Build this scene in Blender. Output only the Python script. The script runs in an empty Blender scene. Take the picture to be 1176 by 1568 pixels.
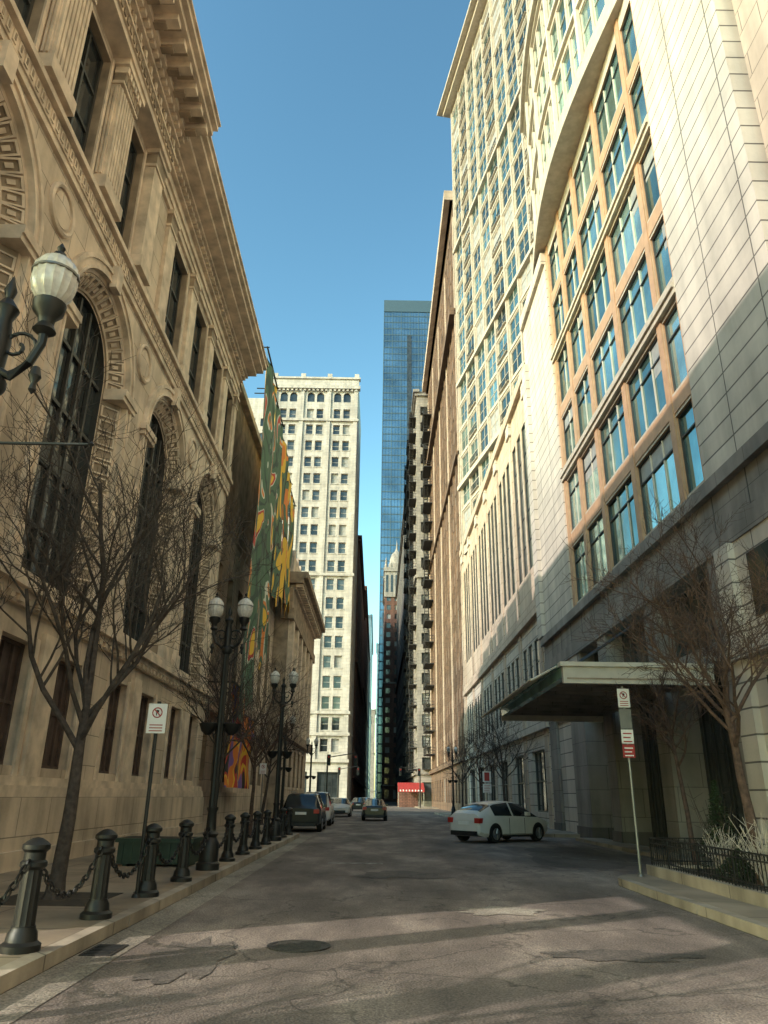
import bpy, math, random
from mathutils import Vector, Matrix
R = random.Random(7)
sc = bpy.context.scene
# ------------------------------------------------------------------ materials
def nd(nt, t, **kw):
    n = nt.nodes.new(t)
    for k, v in kw.items():
        setattr(n, k, v)
    return n
def base_mat(name, rough=.8, metal=0.):
    m = bpy.data.materials.new(name); m.use_nodes = True
    nt = m.node_tree; b = nt.nodes['Principled BSDF']
    b.inputs['Roughness'].default_value = rough
    b.inputs['Metallic'].default_value = metal
    return m, nt, b
def c4(c): return (c[0], c[1], c[2], 1)
def simple(name, col, rough=.7, metal=0., var=.25, scale=3., bump=.0, spec=None):
    m, nt, b = base_mat(name, rough, metal)
    g = nd(nt, 'ShaderNodeNewGeometry')
    n = nd(nt, 'ShaderNodeTexNoise'); n.inputs['Scale'].default_value = scale; n.inputs['Detail'].default_value = 4
    nt.links.new(g.outputs['Position'], n.inputs['Vector'])
    r = nd(nt, 'ShaderNodeMapRange'); r.inputs[1].default_value = .3; r.inputs[2].default_value = .7
    r.inputs[3].default_value = 1-var; r.inputs[4].default_value = 1+var*.6
    nt.links.new(n.outputs['Fac'], r.inputs[0])
    mx = nd(nt, 'ShaderNodeVectorMath', operation='SCALE'); mx.inputs[0].default_value = col
    nt.links.new(r.outputs[0], mx.inputs['Scale'])
    nt.links.new(mx.outputs[0], b.inputs['Base Color'])
    if bump:
        bp = nd(nt, 'ShaderNodeBump'); bp.inputs['Strength'].default_value = bump; bp.inputs['Distance'].default_value = .02
        nt.links.new(n.outputs['Fac'], bp.inputs['Height']); nt.links.new(bp.outputs[0], b.inputs['Normal'])
    return m
def stone(name, c1, c2, bw=1.2, rh=.6, mortar=.012, mcol=None, rough=.85, soot=.35, bump=.5, offset=.5):
    m, nt, b = base_mat(name, rough)
    L = nt.links.new
    g = nd(nt, 'ShaderNodeNewGeometry'); s = nd(nt, 'ShaderNodeSeparateXYZ'); L(g.outputs['Position'], s.inputs[0])
    a = nd(nt, 'ShaderNodeMath', operation='ADD'); L(s.outputs[0], a.inputs[0]); L(s.outputs[1], a.inputs[1])
    c = nd(nt, 'ShaderNodeCombineXYZ'); L(a.outputs[0], c.inputs[0]); L(s.outputs[2], c.inputs[1])
    br = nd(nt, 'ShaderNodeTexBrick'); br.offset = offset
    L(c.outputs[0], br.inputs['Vector'])
    br.inputs['Color1'].default_value = c4(c1); br.inputs['Color2'].default_value = c4(c2)
    br.inputs['Mortar'].default_value = c4(mcol or [x*.4 for x in c1])
    br.inputs['Scale'].default_value = 1; br.inputs['Mortar Size'].default_value = mortar
    br.inputs['Mortar Smooth'].default_value = .3
    br.inputs['Brick Width'].default_value = bw; br.inputs['Row Height'].default_value = rh
    # streak + blotches
    mp = nd(nt, 'ShaderNodeMapping'); mp.inputs['Scale'].default_value = (1.3, .12, 1); L(c.outputs[0], mp.inputs[0])
    n1 = nd(nt, 'ShaderNodeTexNoise'); n1.inputs['Scale'].default_value = 1; n1.inputs['Detail'].default_value = 4; L(mp.outputs[0], n1.inputs['Vector'])
    n2 = nd(nt, 'ShaderNodeTexNoise'); n2.inputs['Scale'].default_value = .45; n2.inputs['Detail'].default_value = 6; n2.inputs['Roughness'].default_value = .65
    L(g.outputs['Position'], n2.inputs['Vector'])
    ad = nd(nt, 'ShaderNodeMath', operation='ADD'); L(n1.outputs['Fac'], ad.inputs[0]); L(n2.outputs['Fac'], ad.inputs[1])
    r = nd(nt, 'ShaderNodeMapRange'); r.inputs[1].default_value = .78; r.inputs[2].default_value = 1.2
    r.inputs[3].default_value = 1-soot; r.inputs[4].default_value = 1.1; L(ad.outputs[0], r.inputs[0])
    mx = nd(nt, 'ShaderNodeVectorMath', operation='SCALE'); L(br.outputs['Color'], mx.inputs[0]); L(r.outputs[0], mx.inputs['Scale'])
    L(mx.outputs[0], b.inputs['Base Color'])
    n3 = nd(nt, 'ShaderNodeTexNoise'); n3.inputs['Scale'].default_value = 14; n3.inputs['Detail'].default_value = 2; L(g.outputs['Position'], n3.inputs['Vector'])
    m3 = nd(nt, 'ShaderNodeMath', operation='MULTIPLY'); m3.inputs[1].default_value = .35; L(n3.outputs['Fac'], m3.inputs[0])
    sb = nd(nt, 'ShaderNodeMath', operation='SUBTRACT'); L(m3.outputs[0], sb.inputs[0]); L(br.outputs['Fac'], sb.inputs[1])
    bp = nd(nt, 'ShaderNodeBump'); bp.inputs['Strength'].default_value = bump; bp.inputs['Distance'].default_value = .02
    L(sb.outputs[0], bp.inputs['Height']); L(bp.outputs[0], b.inputs['Normal'])
    return m
def glass(name, col, metal=.6, rough=.06, wav=.12, sc_=.8):
    m, nt, b = base_mat(name, rough, metal)
    L = nt.links.new
    g = nd(nt, 'ShaderNodeNewGeometry')
    n = nd(nt, 'ShaderNodeTexNoise'); n.inputs['Scale'].default_value = sc_; n.inputs['Detail'].default_value = 3
    L(g.outputs['Position'], n.inputs['Vector'])
    r = nd(nt, 'ShaderNodeMapRange'); r.inputs[1].default_value = .3; r.inputs[2].default_value = .7
    r.inputs[3].default_value = .55; r.inputs[4].default_value = 1.3; L(n.outputs['Fac'], r.inputs[0])
    mx = nd(nt, 'ShaderNodeVectorMath', operation='SCALE'); mx.inputs[0].default_value = col; L(r.outputs[0], mx.inputs['Scale'])
    L(mx.outputs[0], b.inputs['Base Color'])
    bp = nd(nt, 'ShaderNodeBump'); bp.inputs['Strength'].default_value = wav; bp.inputs['Distance'].default_value = .05
    L(n.outputs['Fac'], bp.inputs['Height']); L(bp.outputs[0], b.inputs['Normal'])
    return m

M = {}
M['lime'] = stone('museum_limestone', (.66, .53, .41), (.57, .455, .355), 1.5, .75, .012, soot=.42)
M['limetrim'] = simple('limestone_trim', (.65, .52, .405), .85, var=.34, scale=2.0, bump=.3)
M['limedark'] = simple('limestone_dark', (.31, .235, .17), .9, var=.45, scale=1.6, bump=.3)  # darker limestone for reveals, grooves, coffers and some walls
M['grille'] = simple('bronze_grille', (.085, .058, .05), .6, var=.4, scale=4)
M['dglass'] = glass('dark_window_glass', (.05, .06, .065), .3, .05)
M['dglass2'] = glass('dark_window_glass_b', (.09, .10, .10), .3, .08)
M['blind'] = simple('window_blind', (.30, .29, .27), .5, var=.2)
M['wframe'] = simple('dark_window_frame', (.035, .035, .033), .5)
M['rlime'] = stone('hotel_pale_stone', (.54, .47, .40), (.49, .425, .365), 2.4, .62, .026, (.14, .12, .105), soot=.22, bump=.9, offset=0.)
M['rwarm'] = stone('hotel_warm_stone', (.50, .385, .295), (.445, .34, .26), 1.6, .8, .018, soot=.25)
M['granite'] = stone('grey_granite', (.28, .245, .215), (.23, .20, .18), 1.6, 1.0, .012, soot=.35)
M['terra'] = simple('terracotta_mullion', (.44, .255, .145), .6, var=.15)
M['cream'] = simple('cream_spandrel', (.46, .39, .31), .7, var=.18)
M['tframe'] = simple('tower_frame', (.39, .335, .27), .7, var=.2)
M['teal'] = glass('teal_glass', (.28, .47, .46), .8, .05, .10, .5)
M['teal2'] = glass('teal_glass_b', (.15, .28, .27), .8, .05, .10, .5)
M['teal3'] = glass('teal_glass_dark', (.05, .09, .09), .6, .05, .10, .5)
M['tealg'] = glass('teal_glass_c', (.42, .60, .57), .75, .08, .10, .5)
M['white'] = stone('white_terracotta', (.49, .45, .405), (.44, .405, .365), 1.2, .6, .02, (.3, .27, .24), soot=.3)
M['brick'] = stone('red_brick', (.19, .09, .065), (.15, .075, .055), .6, .25, .03, soot=.4)
M['brown'] = stone('brown_stone', (.18, .105, .065), (.145, .09, .058), 1.2, .6, .02, soot=.45)
M['greyst'] = stone('grey_stone', (.32, .285, .25), (.27, .24, .215), 1.2, .6, .02, soot=.35)
M['dkst'] = stone('sooty_stone', (.15, .13, .115), (.12, .105, .095), 1.2, .6, .02, soot=.4)
M['iron'] = simple('black_iron', (.007, .0075, .0075), .48, .0, var=.4, scale=9, bump=.2)
M['steel'] = simple('galvanised_steel', (.22, .22, .21), .45, .7, var=.2)
M['kerb'] = stone('kerb_concrete', (.42, .35, .28), (.34, .285, .23), 2.0, 3., .015, soot=.55, bump=.8)
M['bark'] = simple('tree_bark', (.062, .047, .04), .9, var=.5, scale=12, bump=.8)
M['barkR'] = simple('tree_bark_red', (.09, .054, .042), .9, var=.5, scale=12, bump=.8)
M['bluegl'] = glass('tower_blue_glass', (.10, .185, .27), .6, .12, .05, .08)
M['bluemul'] = simple('tower_mullion', (.045, .085, .12), .5)
M['tyre'] = simple('tyre_rubber', (.012, .012, .012), .8)
M['rim'] = simple('alloy_rim', (.35, .35, .36), .35, .8)
M['black'] = simple('black_plastic', (.012, .012, .013), .5)
M['red'] = simple('red_lamp', (.45, .02, .015), .3)
M['lampw'] = simple('headlamp_lens', (.6, .6, .6), .15)
M['cwhite'] = simple('white_car_paint', (.64, .60, .57), .25, .0, var=.05)
M['cdark'] = simple('dark_car_paint', (.03, .033, .037), .2, .3, var=.1)
M['cgrey'] = simple('silver_car_paint', (.33, .34, .35), .25, .4, var=.1)
M['cglass'] = glass('car_glass', (.03, .035, .04), .2, .03, 0.)
M['signw'] = simple('sign_white', (.72, .70, .68), .5, var=.08)
M['signr'] = simple('sign_red', (.36, .035, .03), .6, var=.2)
M['green'] = simple('green_paint', (.02, .045, .03), .5, var=.3)
M['globe'] = simple('frosted_globe_glass', (.60, .57, .53), .18, var=.18, scale=20)
M['cangl'] = glass('canopy_green_glass', (.26, .42, .34), .0, .15, .1)
M['canw'] = simple('canopy_painted_steel', (.55, .49, .40), .5, var=.12)
M['soil'] = simple('planter_soil', (.04, .03, .02), .95, var=.5, scale=10, bump=.8)
M['leafd'] = simple('evergreen_needles', (.03, .055, .025), .7, var=.5, scale=20)
M['twig'] = simple('pale_twigs', (.42, .37, .32), .8, var=.3)
M['fe'] = simple('fire_escape_iron', (.03, .027, .025), .7)
M['haze'] = glass('far_glass_hazed', (.20, .28, .34), .4, .3, .0, .05)  # distance haze painted in as a paler, bluish glass colour
M['paint'] = simple('worn_road_paint', (.24, .22, .20), .8, var=.8, scale=5)
M['manhole'] = simple('cast_iron_cover', (.05, .043, .038), .6, .4, var=.5, scale=25, bump=.8)

def walkmat():
    m = stone('pavement_concrete', (.34, .27, .20), (.28, .22, .165), 1.6, 1.6, .015, soot=.5, bump=.6, offset=0.)
    nt = m.node_tree
    for n in nt.nodes:
        if n.type == 'COMBXYZ': cb = n
        if n.type == 'SEPXYZ': sp = n
    nt.links.new(sp.outputs[0], cb.inputs[0]); nt.links.new(sp.outputs[1], cb.inputs[1])
    for n in nt.nodes:
        if n.type == 'MAPPING': n.inputs['Scale'].default_value = (.5, .5, 1)
    return m
M['walk'] = walkmat()
def asphalt(name, c, light):
    m, nt, b = base_mat(name, .85)
    L = nt.links.new
    g = nd(nt, 'ShaderNodeNewGeometry')
    n1 = nd(nt, 'ShaderNodeTexNoise'); n1.inputs['Scale'].default_value = .42; n1.inputs['Detail'].default_value = 7; n1.inputs['Roughness'].default_value = .62
    mp = nd(nt, 'ShaderNodeMapping'); mp.inputs['Scale'].default_value = (1.6, .6, 1); L(g.outputs['Position'], mp.inputs[0]); L(mp.outputs[0], n1.inputs['Vector'])
    n2 = nd(nt, 'ShaderNodeTexNoise'); n2.inputs['Scale'].default_value = 45; n2.inputs['Detail'].default_value = 2; L(g.outputs['Position'], n2.inputs['Vector'])
    cr = nd(nt, 'ShaderNodeValToRGB'); L(n1.outputs['Fac'], cr.inputs[0])
    cr.color_ramp.elements[0].position = .34; cr.color_ramp.elements[0].color = c4([x*.55 for x in c])
    cr.color_ramp.elements[1].position = .66; cr.color_ramp.elements[1].color = c4(light)
    e = cr.color_ramp.elements.new(.5); e.color = c4(c)
    nz = nd(nt, 'ShaderNodeTexNoise'); nz.inputs['Scale'].default_value = 1.3; nz.inputs['Detail'].default_value = 4; L(g.outputs['Position'], nz.inputs['Vector'])
    va = nd(nt, 'ShaderNodeVectorMath', operation='MULTIPLY_ADD'); L(nz.outputs['Color'], va.inputs[0]); va.inputs[1].default_value = (1.4, 1.4, 1.4); L(g.outputs['Position'], va.inputs[2])
    vo = nd(nt, 'ShaderNodeTexVoronoi', feature='DISTANCE_TO_EDGE'); vo.inputs['Scale'].default_value = .33; L(va.outputs[0], vo.inputs['Vector'])
    cm = nd(nt, 'ShaderNodeMapRange'); cm.inputs[1].default_value = .0; cm.inputs[2].default_value = .011; cm.inputs[3].default_value = .45; cm.inputs[4].default_value = 1; L(vo.outputs['Distance'], cm.inputs[0])
    r2 = nd(nt, 'ShaderNodeMapRange'); r2.inputs[1].default_value = .3; r2.inputs[2].default_value = .7; r2.inputs[3].default_value = .5; r2.inputs[4].default_value = 1.5; L(n2.outputs['Fac'], r2.inputs[0])
    ml = nd(nt, 'ShaderNodeMath', operation='MULTIPLY'); L(cm.outputs[0], ml.inputs[0]); L(r2.outputs[0], ml.inputs[1])
    mx = nd(nt, 'ShaderNodeVectorMath', operation='SCALE'); L(cr.outputs['Color'], mx.inputs[0]); L(ml.outputs[0], mx.inputs['Scale'])
    L(mx.outputs[0], b.inputs['Base Color'])
    bp = nd(nt, 'ShaderNodeBump'); bp.inputs['Strength'].default_value = .6; bp.inputs['Distance'].default_value = .012
    L(ml.outputs[0], bp.inputs['Height']); L(bp.outputs[0], b.inputs['Normal'])
    return m
M['asph'] = asphalt('asphalt', (.165, .13, .112), (.30, .245, .205))
M['asph2'] = asphalt('asphalt_patch', (.105, .086, .076), (.145, .12, .105))
M['gutter'] = asphalt('gutter_concrete', (.25, .215, .175), (.38, .33, .27))
M['ground'] = asphalt('city_ground', (.12, .105, .09), (.16, .14, .12))
def bannermat(name, cols, scale, seed):
    m, nt, b = base_mat(name, .7)
    L = nt.links.new
    g = nd(nt, 'ShaderNodeNewGeometry')
    mp = nd(nt, 'ShaderNodeMapping'); mp.inputs['Location'].default_value = (0, seed*7.3, seed*3.1); mp.inputs['Scale'].default_value = (1, 1, .55); L(g.outputs['Position'], mp.inputs[0])
    n = nd(nt, 'ShaderNodeTexNoise'); n.inputs['Scale'].default_value = scale; n.inputs['Detail'].default_value = 1.5; n.inputs['Distortion'].default_value = .8
    L(mp.outputs[0], n.inputs['Vector'])
    cr = nd(nt, 'ShaderNodeValToRGB'); cr.color_ramp.interpolation = 'CONSTANT'; L(n.outputs['Fac'], cr.inputs[0])
    els = cr.color_ramp.elements
    els[0].position = 0; els[0].color = c4(cols[0][1])
    els[1].position = cols[1][0]; els[1].color = c4(cols[1][1])
    for p, c in cols[2:]:
        e = els.new(p); e.color = c4(c)
    L(cr.outputs['Color'], b.inputs['Base Color'])
    return m
G_ = (.065, .13, .075); DG = (.03, .06, .045); YE = (.75, .44, .04); OR = (.70, .20, .03); WH = (.55, .55, .47); BK = (.02, .02, .02); RD = (.5, .05, .03); PU = (.20, .11, .34)
M['ban1'] = bannermat('banner_green', [(0, YE), (.35, RD), (.385, WH), (.40, G_), (.46, DG), (.50, G_), (.575, WH), (.59, OR), (.62, G_), (.66, YE)], .55, 1)
M['ban2'] = bannermat('banner_green_yellow', [(0, OR), (.34, G_), (.44, BK), (.47, G_), (.53, YE), (.62, OR)], .5, 2)
M['ban3'] = bannermat('banner_yellow', [(0, G_), (.38, OR), (.43, YE), (.55, BK), (.58, G_), (.66, OR)], .5, 5)
M['ban4'] = bannermat('banner_orange_violet', [(0, PU), (.42, OR), (.52, YE), (.56, RD), (.62, BK)], .8, 4)

# ------------------------------------------------------------------ mesh tools
class Fr:
    def __init__(s, O, U, V, N):
        s.O = Vector(O); s.U = Vector(U).normalized(); s.V = Vector(V).normalized(); s.N = Vector(N).normalized()
    def p(s, u, v, n=0.): return s.O + s.U*u + s.V*v + s.N*n
W = Fr((0, 0, 0), (1, 0, 0), (0, 0, 1), (0, 1, 0))
class MB:
    def __init__(s): s.v = []; s.f = []; s.m = []; s.ms = []; s.sm = []
    def mi(s, m):
        m = M[m] if isinstance(m, str) else m
        if m not in s.ms: s.ms.append(m)
        return s.ms.index(m)
    def face(s, pts, m, smooth=False):
        i = len(s.v); s.v += [tuple(p) for p in pts]; s.f.append(tuple(range(i, i+len(pts)))); s.m.append(s.mi(m)); s.sm.append(smooth)
    def mesh(s, vs, fs, m, smooth=False):
        i = len(s.v); s.v += [tuple(p) for p in vs]; k = s.mi(m)
        for f in fs: s.f.append(tuple(i+a for a in f)); s.m.append(k); s.sm.append(smooth)
    def ob(s, fr, u0, u1, v0, v1, n0, n1, m):
        P = [fr.p(u, v, n) for n in (n0, n1) for v in (v0, v1) for u in (u0, u1)]
        s.mesh(P, [(0, 1, 3, 2), (4, 6, 7, 5), (0, 4, 5, 1), (2, 3, 7, 6), (0, 2, 6, 4), (1, 5, 7, 3)], m)
    def box(s, x0, x1, y0, y1, z0, z1, m): s.ob(W, x0, x1, z0, z1, y0, y1, m)
    def tube(s, pts, rs, n, m, caps=True, smooth=True):
        pts = [Vector(p) for p in pts]; vs = []; fs = []
        if not hasattr(rs, '__len__'): rs = [rs]*len(pts)
        for i, p in enumerate(pts):
            d = (pts[min(i+1, len(pts)-1)] - pts[max(i-1, 0)])
            if d.length < 1e-9: d = Vector((0, 0, 1))
            d.normalize()
            a = Vector((1, 0, 0)) if abs(d.x) < .8 else Vector((0, 1, 0))
            e1 = d.cross(a).normalized(); e2 = d.cross(e1)
            for k in range(n):
                t = 2*math.pi*k/n; vs.append(p + (e1*math.cos(t)+e2*math.sin(t))*rs[i])
        for i in range(len(pts)-1):
            for k in range(n):
                fs.append((i*n+k, i*n+(k+1) % n, (i+1)*n+(k+1) % n, (i+1)*n+k))
        if caps:
            fs.append(tuple(range(n))); fs.append(tuple(range((len(pts)-1)*n, len(pts)*n)))
        s.mesh(vs, fs, m, smooth)
    def lathe(s, c, prof, n, m, flute=0., ax='z', smooth=True):
        vs = []; fs = []; c = Vector(c)
        for r, z in prof:
            for k in range(n):
                t = 2*math.pi*k/n; rr = r*(1-flute*(k % 2))
                q = (rr*math.cos(t), rr*math.sin(t), z)
                if ax == 'x': q = (z, q[0], q[1])
                if ax == 'y': q = (q[0], z, q[1])
                vs.append(c+Vector(q))
        for i in range(len(prof)-1):
            for k in range(n):
                fs.append((i*n+k, i*n+(k+1) % n, (i+1)*n+(k+1) % n, (i+1)*n+k))
        fs.append(tuple(range(n))); fs.append(tuple(range((len(prof)-1)*n, len(prof)*n)))
        s.mesh(vs, fs, m, smooth)
    def obj(s, name, angle=35, loc=None, rot=0.):
        me = bpy.data.meshes.new(name); me.from_pydata(s.v, [], s.f)
        for m in s.ms: me.materials.append(m)
        me.polygons.foreach_set('material_index', s.m); me.polygons.foreach_set('use_smooth', s.sm)
        if any(s.sm): me.set_sharp_from_angle(angle=math.radians(angle))
        me.update()
        o = bpy.data.objects.new(name, me); sc.collection.objects.link(o)
        if loc: o.location = loc; o.rotation_euler = (0, 0, rot)
        return o
def pick(g):
    if isinstance(g, (list, tuple)): return R.choice(g)
    return g
def window(mb, fr, a, b, c, d, dep, mw, mg, mf, nu=1, nv=1, fw=.06, rv=None):
    rv = rv or mw
    P = fr.p
    for q in ([(a, c), (b, c)], [(b, c), (b, d)], [(b, d), (a, d)], [(a, d), (a, c)]):
        (u1, v1), (u2, v2) = q
        mb.face([P(u1, v1, 0), P(u2, v2, 0), P(u2, v2, -dep), P(u1, v1, -dep)], rv)
    mb.face([P(a, c, -dep), P(b, c, -dep), P(b, d, -dep), P(a, d, -dep)], pick(mg))
    if mf:
        t0, t1 = -dep+.003, -dep+min(.07, dep*.5)
        if fw:
            mb.ob(fr, a+.002, b-.002, c+.002, c+fw, t0, t1, mf); mb.ob(fr, a+.002, b-.002, d-fw, d-.002, t0, t1, mf)
            mb.ob(fr, a+.002, a+fw, c+fw, d-fw, t0, t1-.004, mf); mb.ob(fr, b-fw, b-.002, c+fw, d-fw, t0, t1-.004, mf)
        w = max(fw, .05)*.8
        for i in range(1, nu):
            u = a+(b-a)*i/nu; mb.ob(fr, u-w/2, u+w/2, c+fw, d-fw, t0, t1-.008, mf)
        for i in range(1, nv):
            v = c+(d-c)*i/nv; mb.ob(fr, a+fw, b-fw, v-w/2, v+w/2, t0, t1-.014, mf)
def wall(mb, fr, u0, u1, v0, v1, cols, rows, dep, mw, mg, mf=None, nu=1, nv=1, fw=.06, rv=None, sill=None, lint=None):
    P = fr.p
    def q(a, b, c, d):
        if b-a > 1e-4 and d-c > 1e-4: mb.face([P(a, c), P(b, c), P(b, d), P(a, d)], mw)
    x = u0
    for a, b in cols:
        q(x, a, v0, v1); z = v0
        for c, d in rows:
            q(a, b, z, c); window(mb, fr, a, b, c, d, dep, mw, mg, mf, nu, nv, fw, rv); z = d
            if sill: mb.ob(fr, a-.1, b+.1, c-.16, c+.003, -.02, .1, sill)
            if lint: mb.ob(fr, a-.08, b+.08, d-.003, d+.2, -.02, .07, lint)
        q(a, b, z, v1); x = b
    q(x, u1, v0, v1)
def arch_cell(mb, fr, u0, u1, v0, v1, cx, sp, prof, mw, mats, mg, seg=24):
    aR = math.atan2(v1-sp, u1-cx); aL = math.pi-math.atan2(v1-sp, cx-u0)
    an = sorted(set([math.pi*i/seg for i in range(seg+1)]+[aR, aL]))
    def outl(r): return [(cx+r, v0)]+[(cx+r*math.cos(a), sp+r*math.sin(a)) for a in an]+[(cx-r, v0)]
    rect = [(u1, v0)]
    for a in an:
        c, s_ = math.cos(a), math.sin(a); S = []
        if c > 1e-6: S.append((u1-cx)/c)
        if c < -1e-6: S.append((cx-u0)/-c)
        if s_ > 1e-6: S.append((v1-sp)/s_)
        k = min(S); rect.append((cx+k*c, sp+k*s_))
    rect.append((u0, v0))
    prev = [fr.p(u, v, 0) for u, v in rect]
    for (r, n), m in zip(prof, mats):
        cur = [fr.p(u, v, n) for u, v in outl(r)]
        for i in range(len(cur)-1):
            mb.face([prev[i], prev[i+1], cur[i+1], cur[i]], m)
        prev = cur
    mb.face(prev, mg)
def cornice(mb, fr, u0, u1, steps, m):
    for v0, v1, n0, n1 in steps: mb.ob(fr, u0, u1, v0, v1, n0, n1, m)
def dent(mb, fr, u0, u1, pitch, w, v0, v1, n0, n1, m):
    n = int((u1-u0)/pitch)
    for i in range(n):
        u = u0+(i+.5)*(u1-u0)/n
        mb.ob(fr, u-w/2, u+w/2, v0, v1, n0, n1, m)

# ------------------------------------------------------------------ ground
g = MB(); g.face([(-1500, -1500, 0), (1500, -1500, 0), (1500, 1500, 0), (-1500, 1500, 0)], 'ground'); g.obj('ground')
rd = MB(); rd.face([(-4.6, -60, .004), (9.2, -60, .004), (9.2, 700, .004), (-5.0, 700, .004)], 'asph')
rd.face([(-60, 84, .008), (60, 84, .008), (60, 118, .008), (-60, 118, .008)], 'asph2')
rd.face([(-3.12, -20, .010), (-2.66, -20, .010), (-2.66, 34, .010), (-3.12, 34, .010)], 'gutter')
def blob(cx, cy, rx, ry, z, m, seed):
    rr = random.Random(seed); n = 26; k = [rr.uniform(.6, 1.15) for _ in range(n)]
    rd.face([(cx+rx*math.cos(6.283*i/n)*k[i], cy+ry*math.sin(6.283*i/n)*k[i], z) for i in range(n)], m)
blob(1.9, 12.6, .75, .5, .012, 'gutter', 1); blob(6.3, 24, 2.0, 5, .011, 'asph2', 2); blob(-1.9, 8.9, .5, 1.2, .012, 'asph2', 3); blob(.6, 18, 1.2, .9, .012, 'asph2', 4); blob(2.7, 9.3, .9, .35, .012, 'asph2', 6)
for y in (20.6, 36.0, 52.0):
    rd.face([(-1.2, y, .014), (.2, y, .014), (.2, y+.35, .014), (-1.2, y+.35, .014)], 'paint')
for i in range(9):
    x = 5.2+i*.42; y = 24.0+i*-.42
    rd.face([(x, y, .016), (x+.25, y-.2, .016), (x+.3, y-.1, .016), (x+.05, y+.1, .016)], 'paint')
rd.obj('road')
mh = MB(); mh.lathe((-.85, 9.6, .006), [(.36, 0), (.36, .012), (.31, .012), (.31, .008), (.05, .008), (.04, .014), (.0, .014)], 28, 'manhole')
for i in range(4):
    for s_ in (-1, 1): mh.box(-.85-.25, -.85+.25, 9.6+s_*(.03+.07*i)-.012, 9.6+s_*(.03+.07*i)+.012, .012, .021, 'manhole')
mh.obj('manhole_cover')
dg = MB(); dg.box(-3.08, -2.74, 8.9, 9.5, .011, .02, 'manhole')
for i in range(7): dg.box(-3.04, -2.78, 8.95+i*.08, 8.98+i*.08, .02, .026, 'black')
dg.obj('storm_drain')

pv = MB()
pv.box(-9, -3.30, -40, 33.0, 0, .15, 'walk')
pv.box(-9, -4.95, 33.0, 84, 0, .15, 'walk')
y = -20.
while y < 33:
    l = 2.4+R.random()*.5; y1 = min(y+l, 33.0)
    pv.box(-3.30+.001, -3.12+R.uniform(-.012, .012), y+.008, y1-.008, -.02, .152+R.uniform(-.006, .006), 'kerb'); y = y1
y = 33.
while y < 84:
    pv.box(-4.949, -4.78, y+.01, min(y+2.6, 84)-.01, -.02, .153, 'kerb'); y += 2.6
pv.box(-4.96, -3.12, 32.98, 33.15, -.02, .151, 'kerb')
pv.box(-5.4, -3.9, 11.4, 12.9, .15, .156, 'soil')
pv.obj('pavement')
pr = MB()
pr.box(5.03, 9.4, -30, 16.2, 0, .15, 'walk')
y = -10.
while y < 16.2:
    y1 = min(y+2.5, 16.2); pr.box(4.85+R.uniform(-.01, .01), 5.029, y+.01, y1-.01, -.02, .152+R.uniform(-.005, .005), 'kerb'); y = y1
cv = []
for i in range(10):
    a = math.pi-math.pi/2*i/9; cv.append((6.05+1.2*math.cos(a), 16.2+1.2*math.sin(a)))
pr.face([(x, y, .15) for x, y in cv]+[(9.4, 17.4, .15), (9.4, 16.2, .15)], 'walk')
for (a, b) in zip(cv[:-1], cv[1:]): pr.face([(a[0], a[1], 0), (b[0], b[1], 0), (b[0], b[1], .15), (a[0], a[1], .15)], 'kerb')
pr.face([(6.05, 17.4, 0), (9.4, 17.4, 0), (9.4, 17.4, .15), (6.05, 17.4, .15)], 'kerb')
pr.box(8.3, 9.4, 18.5, 33.5, 0, .12, 'walk')
pr.box(6.3, 9.4, 36.0, 84, 0, .15, 'walk'); pr.box(6.15, 6.299, 36.0, 84, 0, .153, 'kerb')
pr.box(-40, -5.2, 118, 140, 0, .15, 'walk'); pr.box(6.5, 40, 118, 140, 0, .15, 'walk')
pr.obj('pavement')

# ------------------------------------------------------------------ museum (left)
mu = MB(); F = Fr((-7.5, 0, 0), (0, 1, 0), (0, 0, 1), (1, 0, 0))
Y0, Y1 = 7.05, 33.3
CX = [10.3, 16.8, 23.3, 29.8]
mu.box(-34, -9.0, Y0, Y1, 0, 22.3, 'lime')
mu.face([(-9, Y0, 0), (-7.5, Y0, 0), (-7.5, Y0, 22.3), (-9, Y0, 22.3)], 'lime')
mu.face([(-9, Y1, 0), (-7.5, Y1, 0), (-7.5, Y1, 22.3), (-9, Y1, 22.3)], 'lime')
mu.ob(F, Y0, Y1, 0, 1.5, -.5, .30, 'lime'); mu.ob(F, Y0, Y1, 1.5, 1.72, -.5, .24, 'limetrim'); mu.ob(F, Y0, Y1, 1.72, 1.9, -.5, .16, 'limetrim')
mu.ob(F, Y0, Y1, 0, .5, .30, .42, 'lime')
cols = []
for c in CX: cols += [(c-2.3, c-.55), (c+.55, c+2.3)]
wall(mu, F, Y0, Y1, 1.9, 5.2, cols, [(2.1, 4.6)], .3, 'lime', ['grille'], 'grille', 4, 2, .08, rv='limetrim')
for c in CX:
    mu.ob(F, c-.35, c+.35, 1.9, 4.9, 0, .12, 'limetrim')
    for e in (-2.3, -.55, .55, 2.3): mu.ob(F, c+e-.09, c+e+.09, 1.9, 4.72, -.01, .06, 'limetrim')
cornice(mu, F, Y0, Y1, [(5.2, 5.36, -.3, .12), (5.36, 5.5, -.3, .2), (5.5, 5.72, -.3, .34), (5.72, 5.85, -.3, .26)], 'limetrim')
dent(mu, F, Y0, Y1, .42, .2, 5.24, 5.36, .12, .19, 'limetrim')
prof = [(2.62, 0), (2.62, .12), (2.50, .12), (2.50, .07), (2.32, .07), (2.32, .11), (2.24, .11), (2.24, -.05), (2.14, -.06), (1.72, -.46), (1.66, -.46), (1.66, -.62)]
mats = ['lime', 'limetrim', 'limetrim', 'limetrim', 'limetrim', 'limetrim', 'limetrim', 'limetrim', 'limetrim', 'limedark', 'limetrim', 'wframe']
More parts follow.
